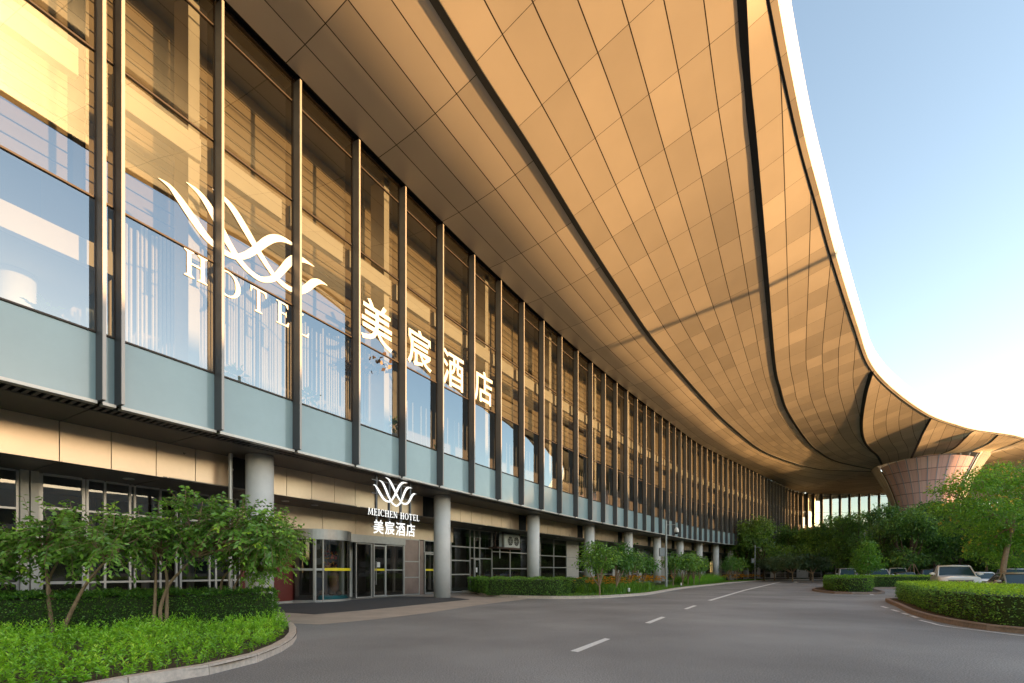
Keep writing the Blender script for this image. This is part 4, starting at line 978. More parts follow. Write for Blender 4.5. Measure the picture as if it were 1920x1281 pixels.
for a,b in (((1653,1137),(1664,1140.4)),((1672,1143.2),(1685,1147)),((1692,1149.5),(1703,1153)),((1708,1154.6),(1720,1158.8))):
    p,q=G(*a),G(*b); r_=ribbon(np.array([(p[0],p[1],.004),(q[0],q[1],.004)]),.13,0,0); mk.add(r_.v,r_.f)
for a,b,w in ((G(1560,1115.5),G(1740,1116.5),.1),(G(1625,1110),G(1636,1116),.2)):
    r_=ribbon(np.array([(*a,.004),(*b,.004)]),w,0,0); mk.add(r_.v,r_.f)
tag(mk.build('road_marking',M['paint']),kind='structure')
# ================================================================== HEDGES
lh=[(-16.5,7.6),(-12.0,9.7),(-10.6,10.4),(-8.7,11.7),(-7.0,12.9),(-6.75,13.5),(-7.2,14.2),(-9.2,13.6),(-13,11.6),(-17.5,9.2)]
hedge(lh,.11,1.0,.055,46000,'leaf_hedge','dark clipped hedge behind the three slender shrubs on the left island',seed=2)
rh=[(20.4,23.9),(19.5,23.8),(18.6,22.6),(16.5,19.4),(14.65,16.7),(13.35,14.4),(12.72,12.9),(12.5,12.0),(12.65,11.4),(13.2,10.7),(14.8,9.5),(17.2,7.9),(23.6,6.4),(23.4,9.4),(19.8,13.5),(18.9,16.4),(19.5,18.7),(20.8,21.3),(21.2,23.4)]
hedge(rh,.11,1.0,.058,60000,'leaf_hedge','clipped hedge with light-brightened lime top nearest on the right, in front of the white pickup',topm='leaf_hedge_lit',group='clipped hedges of the car park',seed=5)
ha=[(28.6,42.0),(26.4,39.6),(24.1,36.2),(22.85,33.2),(22.85,31.9),(23.8,31.7),(25.0,32.5),(28.0,37.2),(30.4,41.3)]
hedge(ha,.11,1.15,.085,14000,'leaf_hedge','rounded clipped hedge at the left tip of the car park, beside the road end',topm='leaf_hedge_lit',group='clipped hedges of the car park',seed=8)
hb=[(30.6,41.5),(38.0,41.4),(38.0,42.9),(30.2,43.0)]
hedge(hb,.11,1.15,.085,8000,'leaf_hedge','straight clipped hedge running between the rounded hedge and the white pickup',topm='leaf_hedge_lit',group='clipped hedges of the car park',seed=9)
hc=[G(899,1113,.11),G(915,1116.5,.11),G(1000,1118,.11),G(1045,1118,.11),(3.6,28.3),(1.2,30.0),(-2.2,32.6),(-3.1,33.0)]
hedge(hc,.11,1.13,.075,16000,'leaf_hedge','low clipped hedge in front of the third pillar, bare twigs showing at the kerb',seed=12)
hd=[G(1060,1113,.11),G(1150,1107,.11),(11.0,40.5),(6.5,36.5),(3.4,32.2)]
hedge(hd,.11,1.05,.08,9000,'leaf_hedge','low hedge behind the small trees, at the foot of the fourth pillar',seed=14)
# ground covers
isin=shrink(isl,.0)
gc=[p for p in kl[2:]]; gcp=[(x-.25,y+.05) if x<-5 else (x-.28,y) for x,y in kl]
front=[p for p in gcp]+[(-6.7,12.7),(-8.9,11.4),(-10.7,10.1),(-12.1,9.3),(-17,7.2),(-17,2)]
cc=[p for p in front]
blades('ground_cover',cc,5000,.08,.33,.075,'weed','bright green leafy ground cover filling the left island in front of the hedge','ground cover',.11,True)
blades('grass',cc,9000,.05,.14,.006,'grass','short grass fringe along the granite kerb of the left island','grass',.11)
kp=np.array(ks)
def kside(i0,i1,d0,d1):
    a=[];b=[]
    for i in range(i0,i1):
        t=kp[min(i+1,len(kp)-1)]-kp[max(i-1,0)]; n=np.array([-t[1],t[0]]); n/=np.linalg.norm(n); a.append(tuple(kp[i]+n*d0)); b.append(tuple(kp[i]+n*d1))
    return a+b[::-1]
nk=len(kp)
i_of=lambda px:int(np.argmin(abs(kp[:,0]/kp[:,1]-(px-960)/F)+ (kp[:,1]<25)*9))
blades('grass',kside(i_of(1050),nk-3,.2,3.2),16000,.06,.16,.012,'grass','lawn strip inside the kerb along the building','grass',.115)
blades('daylily_foliage',kside(i_of(1165),i_of(1250),.5,3.6),2600,.35,.75,.02,'grass','arching strap leaves of the daylily bed under the small trees','daylilies',.115)
blades('low_shrubbery',kside(i_of(1318),i_of(1385),.9,3.4),3000,.4,1.0,.10,'weed','fluffy light green shrubbery by the kerb beyond the lamp pole','shrubbery',.115,True)
def blooms(poly,n,z0,z1,sz,label):
    A=np.array(poly); x0,y0=A.min(0); x1,y1=A.max(0); V=[];Fc=[];c=0
    while c<n:
        x,y=rng.uniform(x0,x1),rng.uniform(y0,y1)
        if not in_poly(poly,np.array([x]),np.array([y]))[0]: continue
        z=rng.uniform(z0,z1); c+=1; p=np.array([x,y,z])
        for j in range(6):
            a=j*1.047+rng.uniform(0,.4); d=np.array([math.cos(a),math.sin(a),.7]); d/=np.linalg.norm(d); e=np.array([-math.sin(a),math.cos(a),0]); b=len(V); V+=[p,p+d*sz*.6+e*sz*.3,p+d*sz,p+d*sz*.6-e*sz*.3]; Fc.append((b,b+1,b+2,b+3))
    o=rnd_mesh('daylily_blooms',np.array(V),np.array(Fc),M['orange']); return tag(o,label,'flowers',kind='stuff')
blooms(kside(i_of(1165),i_of(1300),1.2,4.0),320,.65,1.15,.15,'orange daylily blooms in the bed around the first lamp pole')
blooms(kside(i_of(1380),nk-2,.3,3.5),170,.6,1.05,.18,'orange daylily blooms in the bed at the far end of the kerb')
for q in PLANTS: iplant(q[0],q[1],q[2],q[3],q[4])
# ================================================================== NEAR SHRUBS
def shrub(base,stems,blobs,ntw,label,seed,twl=.62,leaf=.125,name='small_tree',group=None,upr=.12,m='leaf_near',bark='bark'):
    g=np.random.default_rng(seed); bx,by,bz=base; T=empty(name,base,0,label,'small tree',group)
    mb=MB(); tops=[]
    for st in stems:
        P=[np.array(p,float) for p in st]; r0=.045 if len(st)>2 else .02; c=catmull(P,5); mb.tube([tuple(p) for p in c],list(np.linspace(r0,r0*.5,len(c))),8); tops.append(c[-1])
    C_=[];D_=[];Rn=[]; vol=np.array([b[1][0]*b[1][1]*b[1][2] for b in blobs])**.67; vol/=vol.sum()
    tips=[]
    for k in range(ntw):
        c,r_=blobs[g.choice(len(blobs),p=vol)]; d=g.normal(size=3); d/=np.linalg.norm(d); rad=.35+.6*g.uniform()**.5; p0=np.array(c)+d*np.array(r_)*rad*.9
        dr=np.array([d[0],d[1],d[2]*.4-.05]); 
        if g.uniform()<upr: dr=np.array([d[0]*.3,d[1]*.3,1.1])
        dr=dr+g.normal(size=3)*.35; dr/=np.linalg.norm(dr); L_=twl*g.uniform(.6,1.2); n=14; t=np.linspace(.05,1,n)
        line=p0+np.outer(t*L_,dr)+np.outer(t**2*L_*-.28*(1 if dr[2]<.6 else .2),[0,0,1]); sd=np.cross(dr,[0,0,1.0]); sd/=np.linalg.norm(sd)+1e-9
        alt=np.where(np.arange(n)%2==0,1,-1)[:,None]; ld=unit(sd*alt*.9+dr*.55+g.normal(size=(n,3))*.22+np.array([0,0,-.25])); C_.append(line); D_.append(ld); tone=g.uniform(.05,.55)+(.35 if g.uniform()<.15 else 0); Rn.append(tone+t**3*.35+g.normal(size=n)*.06)
        tips.append((p0,line[::4]))
    for p0,ln in tips[:int(ntw)]:
        # woody link from nearest stem top
        tp=min(tops,key=lambda q:np.linalg.norm(q-p0)); 
        if g.uniform()<.22: mid=(tp*.5+p0*.5)+np.array([0,0,.08]); mb.tube([tuple(tp),tuple(mid),tuple(p0)],[.02,.014,.008],5,False)
        mb.tube([tuple(q) for q in ln],.005,4,False)
    mb.build('trunk',M[bark],T); leaf_obj('foliage',np.concatenate(C_),np.concatenate(D_),leaf,leaf*.55,M[m],T,.22,np.concatenate(Rn)); return T
def rel(px,py,Y,base): p=U(px,py,Y); return (p[0]-base[0],p[1]-base[1],p[2]-base[2])
b1=(*G(103,1187,.11),.11); Y1=b1[1]
def r1(px,py,dY=0,b=b1): return rel(px,py,b[1]+dY,b)
shrub(b1,[[r1(99,1188),r1(92,1130),r1(88,1080),r1(82,1045)],[r1(104,1187,.1),r1(105,1135,.1),r1(90,1095,.1),r1(110,1050,.2)],[r1(116,1186),r1(137,1140),r1(162,1095),r1(196,1055,-.1)]],
 [(r1(90,1010),(.72,.75,.42)),(r1(150,1000,.2),(.85,.8,.42)),(r1(205,1015,-.2),(.6,.7,.42)),(r1(60,1030,.3),(.5,.6,.3)),(r1(170,1030,.2),(.6,.5,.2))],300,'left multi-stemmed small tree with a broad leafy crown before the dark hedge',11,group='small trees on the left island')
shrub((b1[0]-1.6,b1[1]-.4,.11),[[(0,0,0),(.05,0,.7),(.1,0,1.4)],[(0.05,0.05,0),(-.2,.1,.8),(-.5,.1,1.4)]],[((.15,0,1.75),(.75,.8,.5)),((-.5,0,1.9),(.6,.7,.5)),((.35,0,1.35),(.45,.4,.3))],200,'small tree cut off by the left edge, its twigs hanging over the hedge',12,group='small trees on the left island')
b2=(*G(303,1178,.11),.11); r2=lambda px,py,dY=0:r1(px,py,dY,b2)
shrub(b2,[[r2(288,1181),r2(291,1120),r2(293,1050)],[r2(303,1175),r2(301,1140),r2(318,1095),r2(345,1065),r2(365,1045)],[r2(312,1173,.1),r2(313,1120,.1),r2(312,1075,.1),r2(300,1045,.1)]],
 [(r2(300,1000),(.85,.8,.45)),(r2(370,990,.1),(.85,.8,.5)),(r2(445,985),(.85,.8,.5)),(r2(245,1010,.2),(.6,.6,.4)),(r2(500,1005,-.1),(.62,.6,.42)),(r2(370,950,.1),(.35,.4,.35))],480,'widest small tree of the left island, three trunks and a flat umbrella crown',13,group='small trees on the left island')
b3=(*G(420,1166,.11),.11); r3=lambda px,py,dY=0:r1(px,py,dY,b3)
shrub(b3,[[r3(420,1166),r3(414,1120),r3(418,1085),r3(440,1060)],[r3(425,1165),r3(440,1135),r3(436,1110),r3(455,1070)]],
 [(r3(480,1030),(.8,.7,.45)),(r3(525,1010,-.1),(.55,.5,.35)),(r3(500,1055,-.1),(.4,.4,.4)),(r3(455,1000),(.6,.6,.3))],270,'right small tree of the left island, its twigs reaching past the first pillar',14,group='small trees on the left island',twl=.55)
# ================================================================== SMALL TREES ALONG THE BUILDING
def gtree(base,H,cr,n,label,seed,m='leaf_near',leaf=.14,group=None,stems=3,name='small_tree',tr=.05,forkz=.35,cat='small tree',bark='bark',cl=14,spread=.28,blobs=None):
    g=np.random.default_rng(seed); T=empty(name,base,0,label,cat,group); mb=MB()
    nb=[]; 
    if blobs is None:
        blobs=[]
        for k in range(6): a=g.uniform(0,6.3); r_=cr*g.uniform(.25,.62); blobs.append(((math.cos(a)*r_,math.sin(a)*r_,H*g.uniform(.58,.84)),(cr*g.uniform(.42,.6),cr*g.uniform(.42,.6),H*g.uniform(.12,.2))))
        blobs.append(((0,0,H*.72),(cr*.6,cr*.6,H*.26)))
    mb.tube([(0,0,0),(.02,.01,forkz*H*.5),(0,0,forkz*H)],[tr,tr*.85,tr*.75],8)
    for k,(c,r_) in enumerate(blobs):
        c=np.array(c); f=np.array([0,0,forkz*H]); md=f*.5+c*.5+np.array([g.normal()*.1*cr,g.normal()*.1*cr,0]); mb.tube([tuple(f),tuple(md),tuple(c)],[tr*.75,tr*.55,tr*.2],6,False)
        for j in range(3):
            d=g.normal(size=3); d/=np.linalg.norm(d); e=c+d*np.array(r_)*.8; mb.tube([tuple(md*.3+c*.7),tuple(e)],[tr*.2,tr*.08],4,False)
    mb.build('trunk',M[bark],T); crown('crown',blobs,n,leaf,leaf*.5,M[m],T,cl,spread,seed); return T
def kpos(px,d):
    i=i_of(px); t=kp[i+1]-kp[i-1]; n=np.array([-t[1],t[0]]); n/=np.linalg.norm(n); k=(px-960)/F
    # move along the ray so that the point sits d behind the kerb but still at px
    Y=kp[i][1]; 
    for _ in range(60):
        p=np.array([k*Y,Y]); dd=np.dot(p-kp[i],n)
        if dd>=d: break
        Y+=.1
    return (k*Y,Y,.115)
st=[(1124,.6,3.1,1.15,2600),(1156,1.0,3.0,1.1,2400),(1180,2.6,3.0,1.2,2200),(1205,3.6,2.9,1.2,1900),(1280,.7,3.2,1.15,1500),(1290,1.2,3.1,1.1,1400),(1301,.7,3.3,1.2,1500),(1311,1.0,3.2,1.2,1400),(1262,2.4,3.2,1.2,1300),(1367,.8,3.4,1.3,1000),(1374,1.4,3.5,1.3,1000),(1381,.8,3.4,1.3,1000)]
lab=['young tree nearest the clipped hedge in the bed by the building','young tree with a forked trunk second from the clipped hedge','young tree leaning over the orange daylilies, third from the clipped hedge','young tree in front of the fifth pillar, last before the first lamp pole',
 'slim trunk first of the four standing just past the first lamp pole','slim trunk second of the four standing just past the first lamp pole','slim trunk third of the four standing just past the first lamp pole','slim trunk last of the four standing just past the first lamp pole','bushy young tree directly behind the first lamp pole',
 'first of the three young trees beyond the fluffy shrubbery','middle of the three young trees beyond the fluffy shrubbery','last of the three young trees beyond the fluffy shrubbery']
for k,(px,d,h,cr,n) in enumerate(st):
    p=kpos(px,d); gtree(p,h,cr,int(n*.8),lab[k],30+k,leaf=.18 if k<4 else .23,group='young trees in the bed along the building',tr=.055,forkz=.17,cl=9,spread=.2)
# ================================================================== LARGE TREES
big=[(1392,985,78,80),(1432,972,80,76),(1478,985,80,84),(1520,990,90,78),(1566,968,95,76),(1612,962,90,68),(1655,948,95,62),(1706,955,100,56),(1752,940,105,58),(1800,930,110,62),(1545,1010,90,90),(1690,985,90,80),(1590,1000,90,88),(1850,945,120,52),(1905,930,130,58)]
bl=['dense green tree standing at the foot of the finned wall, farthest left','tallest tree in front of the dark fins at the road end','dark tree before the golden corner glass','dark tree under the left end of the bright far windows','spreading tree before the far glass wall, left of the light sapling',
 'dark tree behind the light green sapling','tree rising to the left rim of the funnel column','staked tree directly before the pink funnel column','yellow-tipped tree hiding the right foot of the funnel column','dark tree behind the white pickup','half hidden tree deep behind the road end','half hidden tree deep behind the staked tree','half hidden tree deep behind the sapling','dark tree between the pickup and the light green tree','dark tree at the right edge behind the light green tree']
def bigtree(base,H,cr,label,seed,m,n,leaf):
    g=np.random.default_rng(seed); blobs=[]
    for k in range(11):
        a=g.uniform(0,6.3); r_=cr*g.uniform(.2,.75); z=H*g.uniform(.3,.86); f=1-.55*max(0,(z/H-.55)); blobs.append(((math.cos(a)*r_*f,math.sin(a)*r_*f,z),(cr*g.uniform(.28,.45),cr*g.uniform(.28,.45),H*g.uniform(.09,.15))))
    blobs.append(((0,0,H*.88),(cr*.4,cr*.4,H*.12)))
    return gtree(base,H,cr,n,label,seed,m,leaf,'tall trees at the end of the car park',1,'tall_tree',.16,.25,'tree','barkd',18,.42,blobs)
protos=[]
for k,(px,ty,w,Y) in enumerate(big):
    X=(px-960)/F*Y; H=1.5+(HZ-ty)*Y/F; cr=w/2*Y/F*1.15
    if k<5:
        t=bigtree((X,Y,0),10,4.2,bl[k],60+k,'leaf_tree',9500,.34); t.scale=(cr/4.2,cr/4.2,H/10); t.rotation_euler=(0,0,k); protos.append(t)
    else:
        t=dup(protos[k%5],(X,Y,0),k*1.7,bl[k],(cr/4.2,cr/4.2,H/10))
for k,(px,Y,H) in enumerate(((1660,92,8.5),(1735,84,8),(1800,88,8.5),(1870,80,8),(1945,76,8),(1770,70,5.5),(1850,64,5),(1920,60,5),(1690,74,5.5),(1990,70,9))):
    X=(px-960)/F*Y; dup(protos[(k*3)%5],(X,Y,0),k*2.3,['low crowned','broad','rounded','ragged','sunken','small','smaller','short','little','tall'][k]+' dark tree filling the gap far behind the parked cars, '+['left of the funnel','under the funnel','right of the funnel','behind the pickup cab','behind the beige sedan','between the two vans','near the silver wagon','at the right edge','behind the dark sedan','outside the right edge'][k],(1.1,1.1,H/10))
# olive small trees at the road end and low understory
for k,(px,Y,h,cr,l) in enumerate(((1486,66,4.0,2.9,'low spreading olive-green tree at the end of the road'),(1524,64,3.6,2.2,'smaller olive-green tree beside the low spreading one'),(1452,72,3.4,2.2,'low olive-green tree half hidden at the kerb end'))):
    gtree(((px-960)/F*Y,Y,.11),h,cr,3800,l,90+k,'leaf_olive',.26,'olive-green low trees at the road end',tr=.09,forkz=.3,cl=16,spread=.35)
# sapling with bright leaves
Y=44.5; gtree(((1627-960)/F*Y,Y,.1),4.5,1.35,2800,'light green sapling rising behind the rounded hedge',97,'leaf_lite',.20,None,name='sapling',tr=.05,forkz=.3,cat='tree',blobs=[((0,0,2.2),(1.2,1.2,.8)),((.1,0,3.0),(.95,.95,.7)),((0,0,3.9),(.45,.45,.6)),((-.5,0,1.7),(.8,.8,.5))],spread=.22)
# big light green tree right
Yr=27.0; bx=(1878-960)/F*Yr; br=(bx,Yr,.0)
def rr_(px,py,dY=0): p=U(px,py,Yr+dY); return (p[0]-bx,p[1]-Yr,p[2])
BT=empty('light_green_tree',br,0,'large light green tree with yellow blossom and a leaning trunk at the right edge','tree')
mb=MB(); c=catmull([rr_(1878,1121),rr_(1882,1060),rr_(1893,1010),rr_(1900,985),rr_(1898,960)],6); mb.tube([tuple(p) for p in c],list(np.linspace(.15,.08,len(c))),10)
g=np.random.default_rng(5)
bb=[(rr_(1830,905),(1.5,1.5,.75)),(rr_(1880,895,1),(1.7,1.6,.8)),(rr_(1800,950,.5),(1.3,1.4,.6)),(rr_(1850,960,-.5),(1.5,1.4,.9)),(rr_(1920,930,.5),(1.7,1.6,1.2)),(rr_(1815,985,1),(1.3,1.3,.5)),(rr_(1870,1010,.8),(1.4,1.3,.8)),(rr_(1930,1000),(1.6,1.5,1.2)),(rr_(1900,1040,.8),(1.3,1.2,.7)),(rr_(1960,960),(1.8,1.8,1.6)),(rr_(1845,1030,1),(.9,.9,.5)),(rr_(1775,920,.6),(.8,.8,.3))]
for cc_,r_ in bb:
    s0=c[-8]; e=np.array(cc_); mb.tube([tuple(s0),tuple(s0*.5+e*.5+np.array([0,0,.25])),tuple(e)],[.06,.04,.02],6,False)
    for j in range(5):
        d=g.normal(size=3); d/=np.linalg.norm(d); mb.tube([tuple(s0*.25+e*.75),tuple(e+d*np.array(r_)*.8)],[.02,.008],4,False)
mb.build('trunk',M['bark'],BT)
crown('crown',bb,26000,.15,.07,M['leaf_lite'],BT,16,.20,99,.35)
V=[];Fc=[]
for k in range(240):
    cc_,r_=bb[k%len(bb)]; d=g.normal(size=3); d/=np.linalg.norm(d); d[2]=abs(d[2]); p=np.array(cc_)+d*np.array(r_)*1.05+g.normal(size=3)*.1
    for j in range(3): q=g.normal(size=(3,3))*.05; b=len(V); V+=list(p+q); Fc.append((b,b+1,b+2))
rnd_mesh('blossom',np.array(V),np.array(Fc),simple('yellow_blossom',(.7,.42,.04),.7),BT)
# ================================================================== POLES AND SMALL LIGHTS
def campole(px,d,h,label):
    p=kpos(px,d); T=empty('camera_pole',p,0,label,'camera pole','camera poles along the bed')
    MB().lathe((0,0,0),[(.13,0),(.13,.04),(.115,.05),(.115,2.6),(.085,2.65),(.075,h),(.05,h+.05)],16).build('pole',M['pole'],T,smooth=False)
    MB().tube([(0,0,h-.35),(.45,-.1,h-.33),(.78,-.15,h-.33),(.87,-.17,h-.4),(.87,-.17,h-.62)],.026,8).build('arm',M['pole'],T)
    dm=MB().lathe((.87,-.17,h-1.02),[(.06,.44),(.10,.40),(.17,.30),(.20,.16),(.205,.04),(.16,0)][::-1],18).build('dome_camera',M['white_metal'],T,smooth=True)
    MB().lathe((.87,-.17,h-1.19),[(.02,0),(.09,.02),(.135,.08),(.14,.17)],16).build('lens_dome',M['decal'],dm,smooth=True)
    MB().box(-.62,-.14,-.12,.12,2.75,3.5).build('control_box',simple('box_grey',(.28,.30,.31),.5),T,bevel=.02)
    MB().tube([(0,0,h),(-.02,0,h+.75)],.008,5).build('lightning_rod',M['pole'],T); return T
campole(1249,1.4,5.9,'tall grey pole with a dome camera, nearest, standing among the daylilies')
campole(1415.7,.8,5.6,'grey pole with a dome camera farther away at the end of the kerb')
for k,(px,l) in enumerate(((1179,'small white garden light at the kerb, nearer one'),(1277,'small white garden light at the kerb, farther one'))):
    p=kpos(px,.45); T=empty('garden_light',p,0,l,'garden light','garden lights in the lawn strip')
    MB().lathe((0,0,0),[(.03,0),(.03,.15)],8).build('stake',M['alud'],T); MB().lathe((0,0,.13),[(.06,0),(.075,.05),(.075,.2),(.05,.24)],12).build('lamp_head',M['white_metal'],T)
# ================================================================== CARS
M['cglass']=simple('car_glass',(.02,.045,.05),.1,0,spec=.35); M['tyre']=simple('tyre',(.02,.02,.02),.85); M['plast']=simple('black_plastic',(.02,.02,.022),.5)
M['lamp']=simple('headlamp',(.55,.56,.58),.1,.3,spec=1); M['plate']=simple('plate_blue',(.03,.10,.4),.4); M['tail']=simple('tail_red',(.35,.01,.01),.25)
def paint(n,c,met=0): return simple(n,c,.28,met,coat=.8)
def car(kind,pm,loc,rz,label,name):
    """x forward, front at +L/2"""
    Lc,Wc,Hr,prof,cab={'pickup':(5.3,1.88,1.84,[(-2.65,1.0),(-2.6,1.18),(-.9,1.2),(.85,1.24),(1.1,1.22),(2.1,1.14),(2.5,1.05),(2.65,.8)],(-1.0,-.72,.15,1.15)),
     'suv':(4.7,1.86,1.78,[(-2.35,.85),(-2.3,1.08),(-1,1.1),(.8,1.1),(1.0,1.08),(1.9,.98),(2.25,.86),(2.35,.62)],(-2.25,-1.95,.25,1.1)),
     'sedan':(4.8,1.82,1.46,[(-2.4,.8),(-2.3,1.0),(-1.6,1.02),(.8,.96),(1.0,.94),(1.9,.82),(2.25,.7),(2.4,.5)],(-1.9,-.95,.3,1.25)),
     'van':(4.9,1.85,1.95,[(-2.45,1.0),(-2.4,1.15),(0,1.15),(1.2,1.1),(1.4,1.05),(2.1,.9),(2.35,.8),(2.45,.6)],(-2.38,-2.15,.9,1.6)),
     'jeep':(4.3,1.8,1.9,[(-2.15,.9),(-2.1,1.12),(0,1.13),(.6,1.13),(.8,1.12),(1.9,1.08),(2.1,1.0),(2.15,.7)],(-2.05,-1.98,.45,.75))}[kind]
    T=empty(name,loc,rz,label,'car' if kind!='pickup' else 'pickup','cars parked in the car park'); hw=Wc/2
    # lower body loft
    xs=np.linspace(-Lc/2,Lc/2,34); mb=MB(); rows=[]
    for x in xs:
        zt=float(np.interp(x,[p[0] for p in prof],[p[1] for p in prof])); en=abs(x)/(Lc/2); k=1-.13*max(0,(en-.8)/.2)**1.5; zb=.28+.06*max(0,(en-.85)/.15)
        wa=0
        for wx in (Lc*.305,-Lc*.30):
            if abs(x-wx)<.43: wa=max(wa,math.sqrt(max(0,.43**2-(x-wx)**2)))
        zs_=max(zb,.33+wa) if wa else zb
        half=[(hw*k*.93,zs_),(hw*k,max(zs_+.03,.5)),(hw*k*1.0,max(zs_+.06,zt*.72)),(hw*k*.965,zt-.06),(hw*k*.90,zt-.01),(hw*k*.45,zt+.03),(0,zt+.035)]
        rows.append([(x,y,z) for y,z in half]+[(x,-y,z) for y,z in half[::-1][1:]])
    n=len(rows[0]); 
    for r_ in rows: mb.v+=r_
    mb.f=[(i*n+j,i*n+j+1,(i+1)*n+j+1,(i+1)*n+j) for i in range(len(rows)-1) for j in range(n-1)]+[tuple(range(n)),tuple(range((len(rows)-1)*n,len(rows)*n))[::-1]]
    body=mb.build('body',pm,T,smooth=True)
    mb=MB(); mb.box(-Lc/2+.1,Lc/2-.1,-hw*.86,hw*.86,.22,.75); mb.build('underbody',M['plast'],T)
    # cabin
    xr,xrt,xft,xf=cab; zb=lambda x:float(np.interp(x,[p[0] for p in prof],[p[1] for p in prof]))-.02; yt=hw*.74; yb=hw*.90
    sec=[(xr,zb(xr),yb),(xrt,Hr-.06,yt),((xrt+xft)/2,Hr,yt*1.01),(xft,Hr-.05,yt),(xf,zb(xf),yb)]
    mb=MB(); prof2=[]
    st=[(xr,zb(xr),yb*.98,zb(xr)),(xrt,Hr-.05,yt,zb(xrt)),((xrt+xft)/2,Hr,yt,zb(0)),(xft,Hr-.05,yt,zb(xft)),(xf,zb(xf),yb*.98,zb(xf))]
    # roof shell
    roof=[]
    for x,z,y,_ in st[1:4]: roof.append([(x,-y,z-.03),(x,-y*.8,z),(x,0,z+.03),(x,y*.8,z),(x,y,z-.03)])
    for r_ in roof: mb.v+=r_
    mb.f=[(i*5+j,i*5+j+1,(i+1)*5+j+1,(i+1)*5+j) for i in range(2) for j in range(4)]
    fx0,fz0,fy0,_=st[3]; mb.tube([(fx0+.03,-fy0*.97,fz0-.02),(fx0+.05,0,fz0+.0),(fx0+.03,fy0*.97,fz0-.02)],.055,8); rf=mb.build('roof',pm,T,smooth=True)
    mb=MB(); fx,fz,fy,_=st[3]; bx_,bz,by_,_=st[4]
    mb.add([(bx_,-by_,bz),(bx_,by_,bz),(fx,fy*.97,fz-.03),(fx,-fy*.97,fz-.03)],[(0,1,2,3)])
    mb.add([(bx_,-by_*.9,bz+.01),(bx_+.03,0,bz+.02),(bx_,by_*.9,bz+.01),(fx+.01,fy*.9,fz-.01),(fx+.03,0,fz),(fx+.01,-fy*.9,fz-.01)],[(0,1,4,5),(1,2,3,4)]); mb.build('windscreen',M['cglass'],T)
    mb=MB(); rx,rz_,ry,_=st[1]; qx,qz,qy,_=st[0]; mb.add([(qx,-qy,qz),(qx,qy,qz),(rx,ry*.97,rz_-.03),(rx,-ry*.97,rz_-.03)],[(3,2,1,0)]); mb.build('rear_window',M['cglass'],T)
    for sg in (1,-1):
        mb=MB(); mb.add([(qx,sg*qy,qz),(bx_,sg*by_,bz),(fx,sg*fy,fz-.02),(rx,sg*ry,rz_-.02)],[(0,1,2,3)]); mb.build('side_window',M['cglass'],T)
        mb=MB(); o_=sg*.008
        for a,b_ in ((st[0],st[1]),(st[3],st[4])): mb.tube([(a[0],sg*a[2]+o_,a[1]-.01),(b_[0],sg*b_[2]+o_,b_[1]-.01)],.035,6)
        mb.tube([(rx,sg*ry,rz_-.02),((rx+fx)/2,sg*ry,Hr-.02),(fx,sg*fy,fz-.02)],.035,6)
        for xx in ((.02,) if kind!='suv' else (.05,-1.15)): mb.tube([(xx-.02,sg*(yb-.0),zb(xx)),(xx-.08,sg*yt,Hr-.03)],.035,6)
        mb.build('pillar',pm,T)
        mm=MB(); mm.lathe((0,0,0),[(.02,-.08),(.10,-.05),(.12,0),(.10,.06),(.03,.09)],12); mo=mm.build('mirror',pm,T,smooth=True); mo.location=(xf-.35,sg*(hw+.12),zb(xf)+.12); mo.scale=(.8,1.25,1)
        for wx in (Lc*.305,-Lc*.30):
            w_=MB(); w_.lathe((0,0,0),[(.20,-.11),(.34,-.10),(.36,-.05),(.36,.05),(.34,.10),(.20,.11)],24); wo=w_.build('wheel',M['tyre'],T,smooth=False); wo.location=(wx,sg*(hw-.12),.36); wo.rotation_euler=(R(90),0,0)
            rm=MB(); rm.lathe((0,0,0),[(.05,-.118),(.21,-.112),(.21,.112),(.05,.118)],16); ro=rm.build('rim',M['steel'],wo)
        e=MB(); k=Lc/2-.14; e.hexa([(k-.28,sg*(hw*.93),.70),(k+.06,sg*(hw*.66),.66),(k+.03,sg*(hw*.50),.70),(k-.25,sg*hw*.6,.72),(k-.36,sg*(hw*.955),.86),(k-.05,sg*(hw*.72),.84),(k-.08,sg*hw*.5,.85),(k-.3,sg*hw*.6,.87)])
        if kind=='pickup':
            for vi in range(len(e.v)): e.v[vi]=(e.v[vi][0]+.03,e.v[vi][1],e.v[vi][2]+.16)
        e.build('headlight',M['lamp'],T)
    # grille, plate
    k=Lc/2; zg=.62 if kind!='pickup' else .80
    mb=MB(); mb.box(k-.09,k-.005,-.52,.52,zg-.08,zg+.16)
    gr=mb.build('grille',M['plast'],T,bevel=.02)
    mb=MB()
    for j in range(3): mb.box(k-.05,k+.012,-.50,.50,zg-.05+j*.075,zg-.03+j*.075)
    mb.box(k-.05,k+.013,-.54,.54,zg+.15,zg+.19); mb.build('grille_bar',M['steel'],gr)
    MB().box(k-.02,k+.03,-.22,.22,.42,.55).build('number_plate',M['plate'],T)
    MB().box(k-.15,k+.03,-hw*.8,hw*.8,.33,.42).build('bumper_intake',M['plast'],T)
    if kind=='pickup':
        MB().box(k-.0,k+.03,-.17,.17,zg+.0,zg+.09).build('red_badge',simple('badge_red',(.5,.02,.02),.4),T)
        mb=MB(); 
        for sg in (1,-1): mb.tube([(-1.05,sg*.72,Hr-.05),(-1.5,sg*.75,Hr-.2),(-2.3,sg*.8,1.17)],.045,8)
        mb.tube([(-1.08,-.72,Hr-.04),(-1.08,.72,Hr-.04)],.045,8); mb.build('roll_bar',M['plast'],T)
        mb=MB()
        for sg in (1,-1): mb.tube([(-.75,sg*.62,Hr+.05),(.1,sg*.62,Hr+.05)],.02,6)
        mb.build('roof_rail',M['plast'],T)
    return T
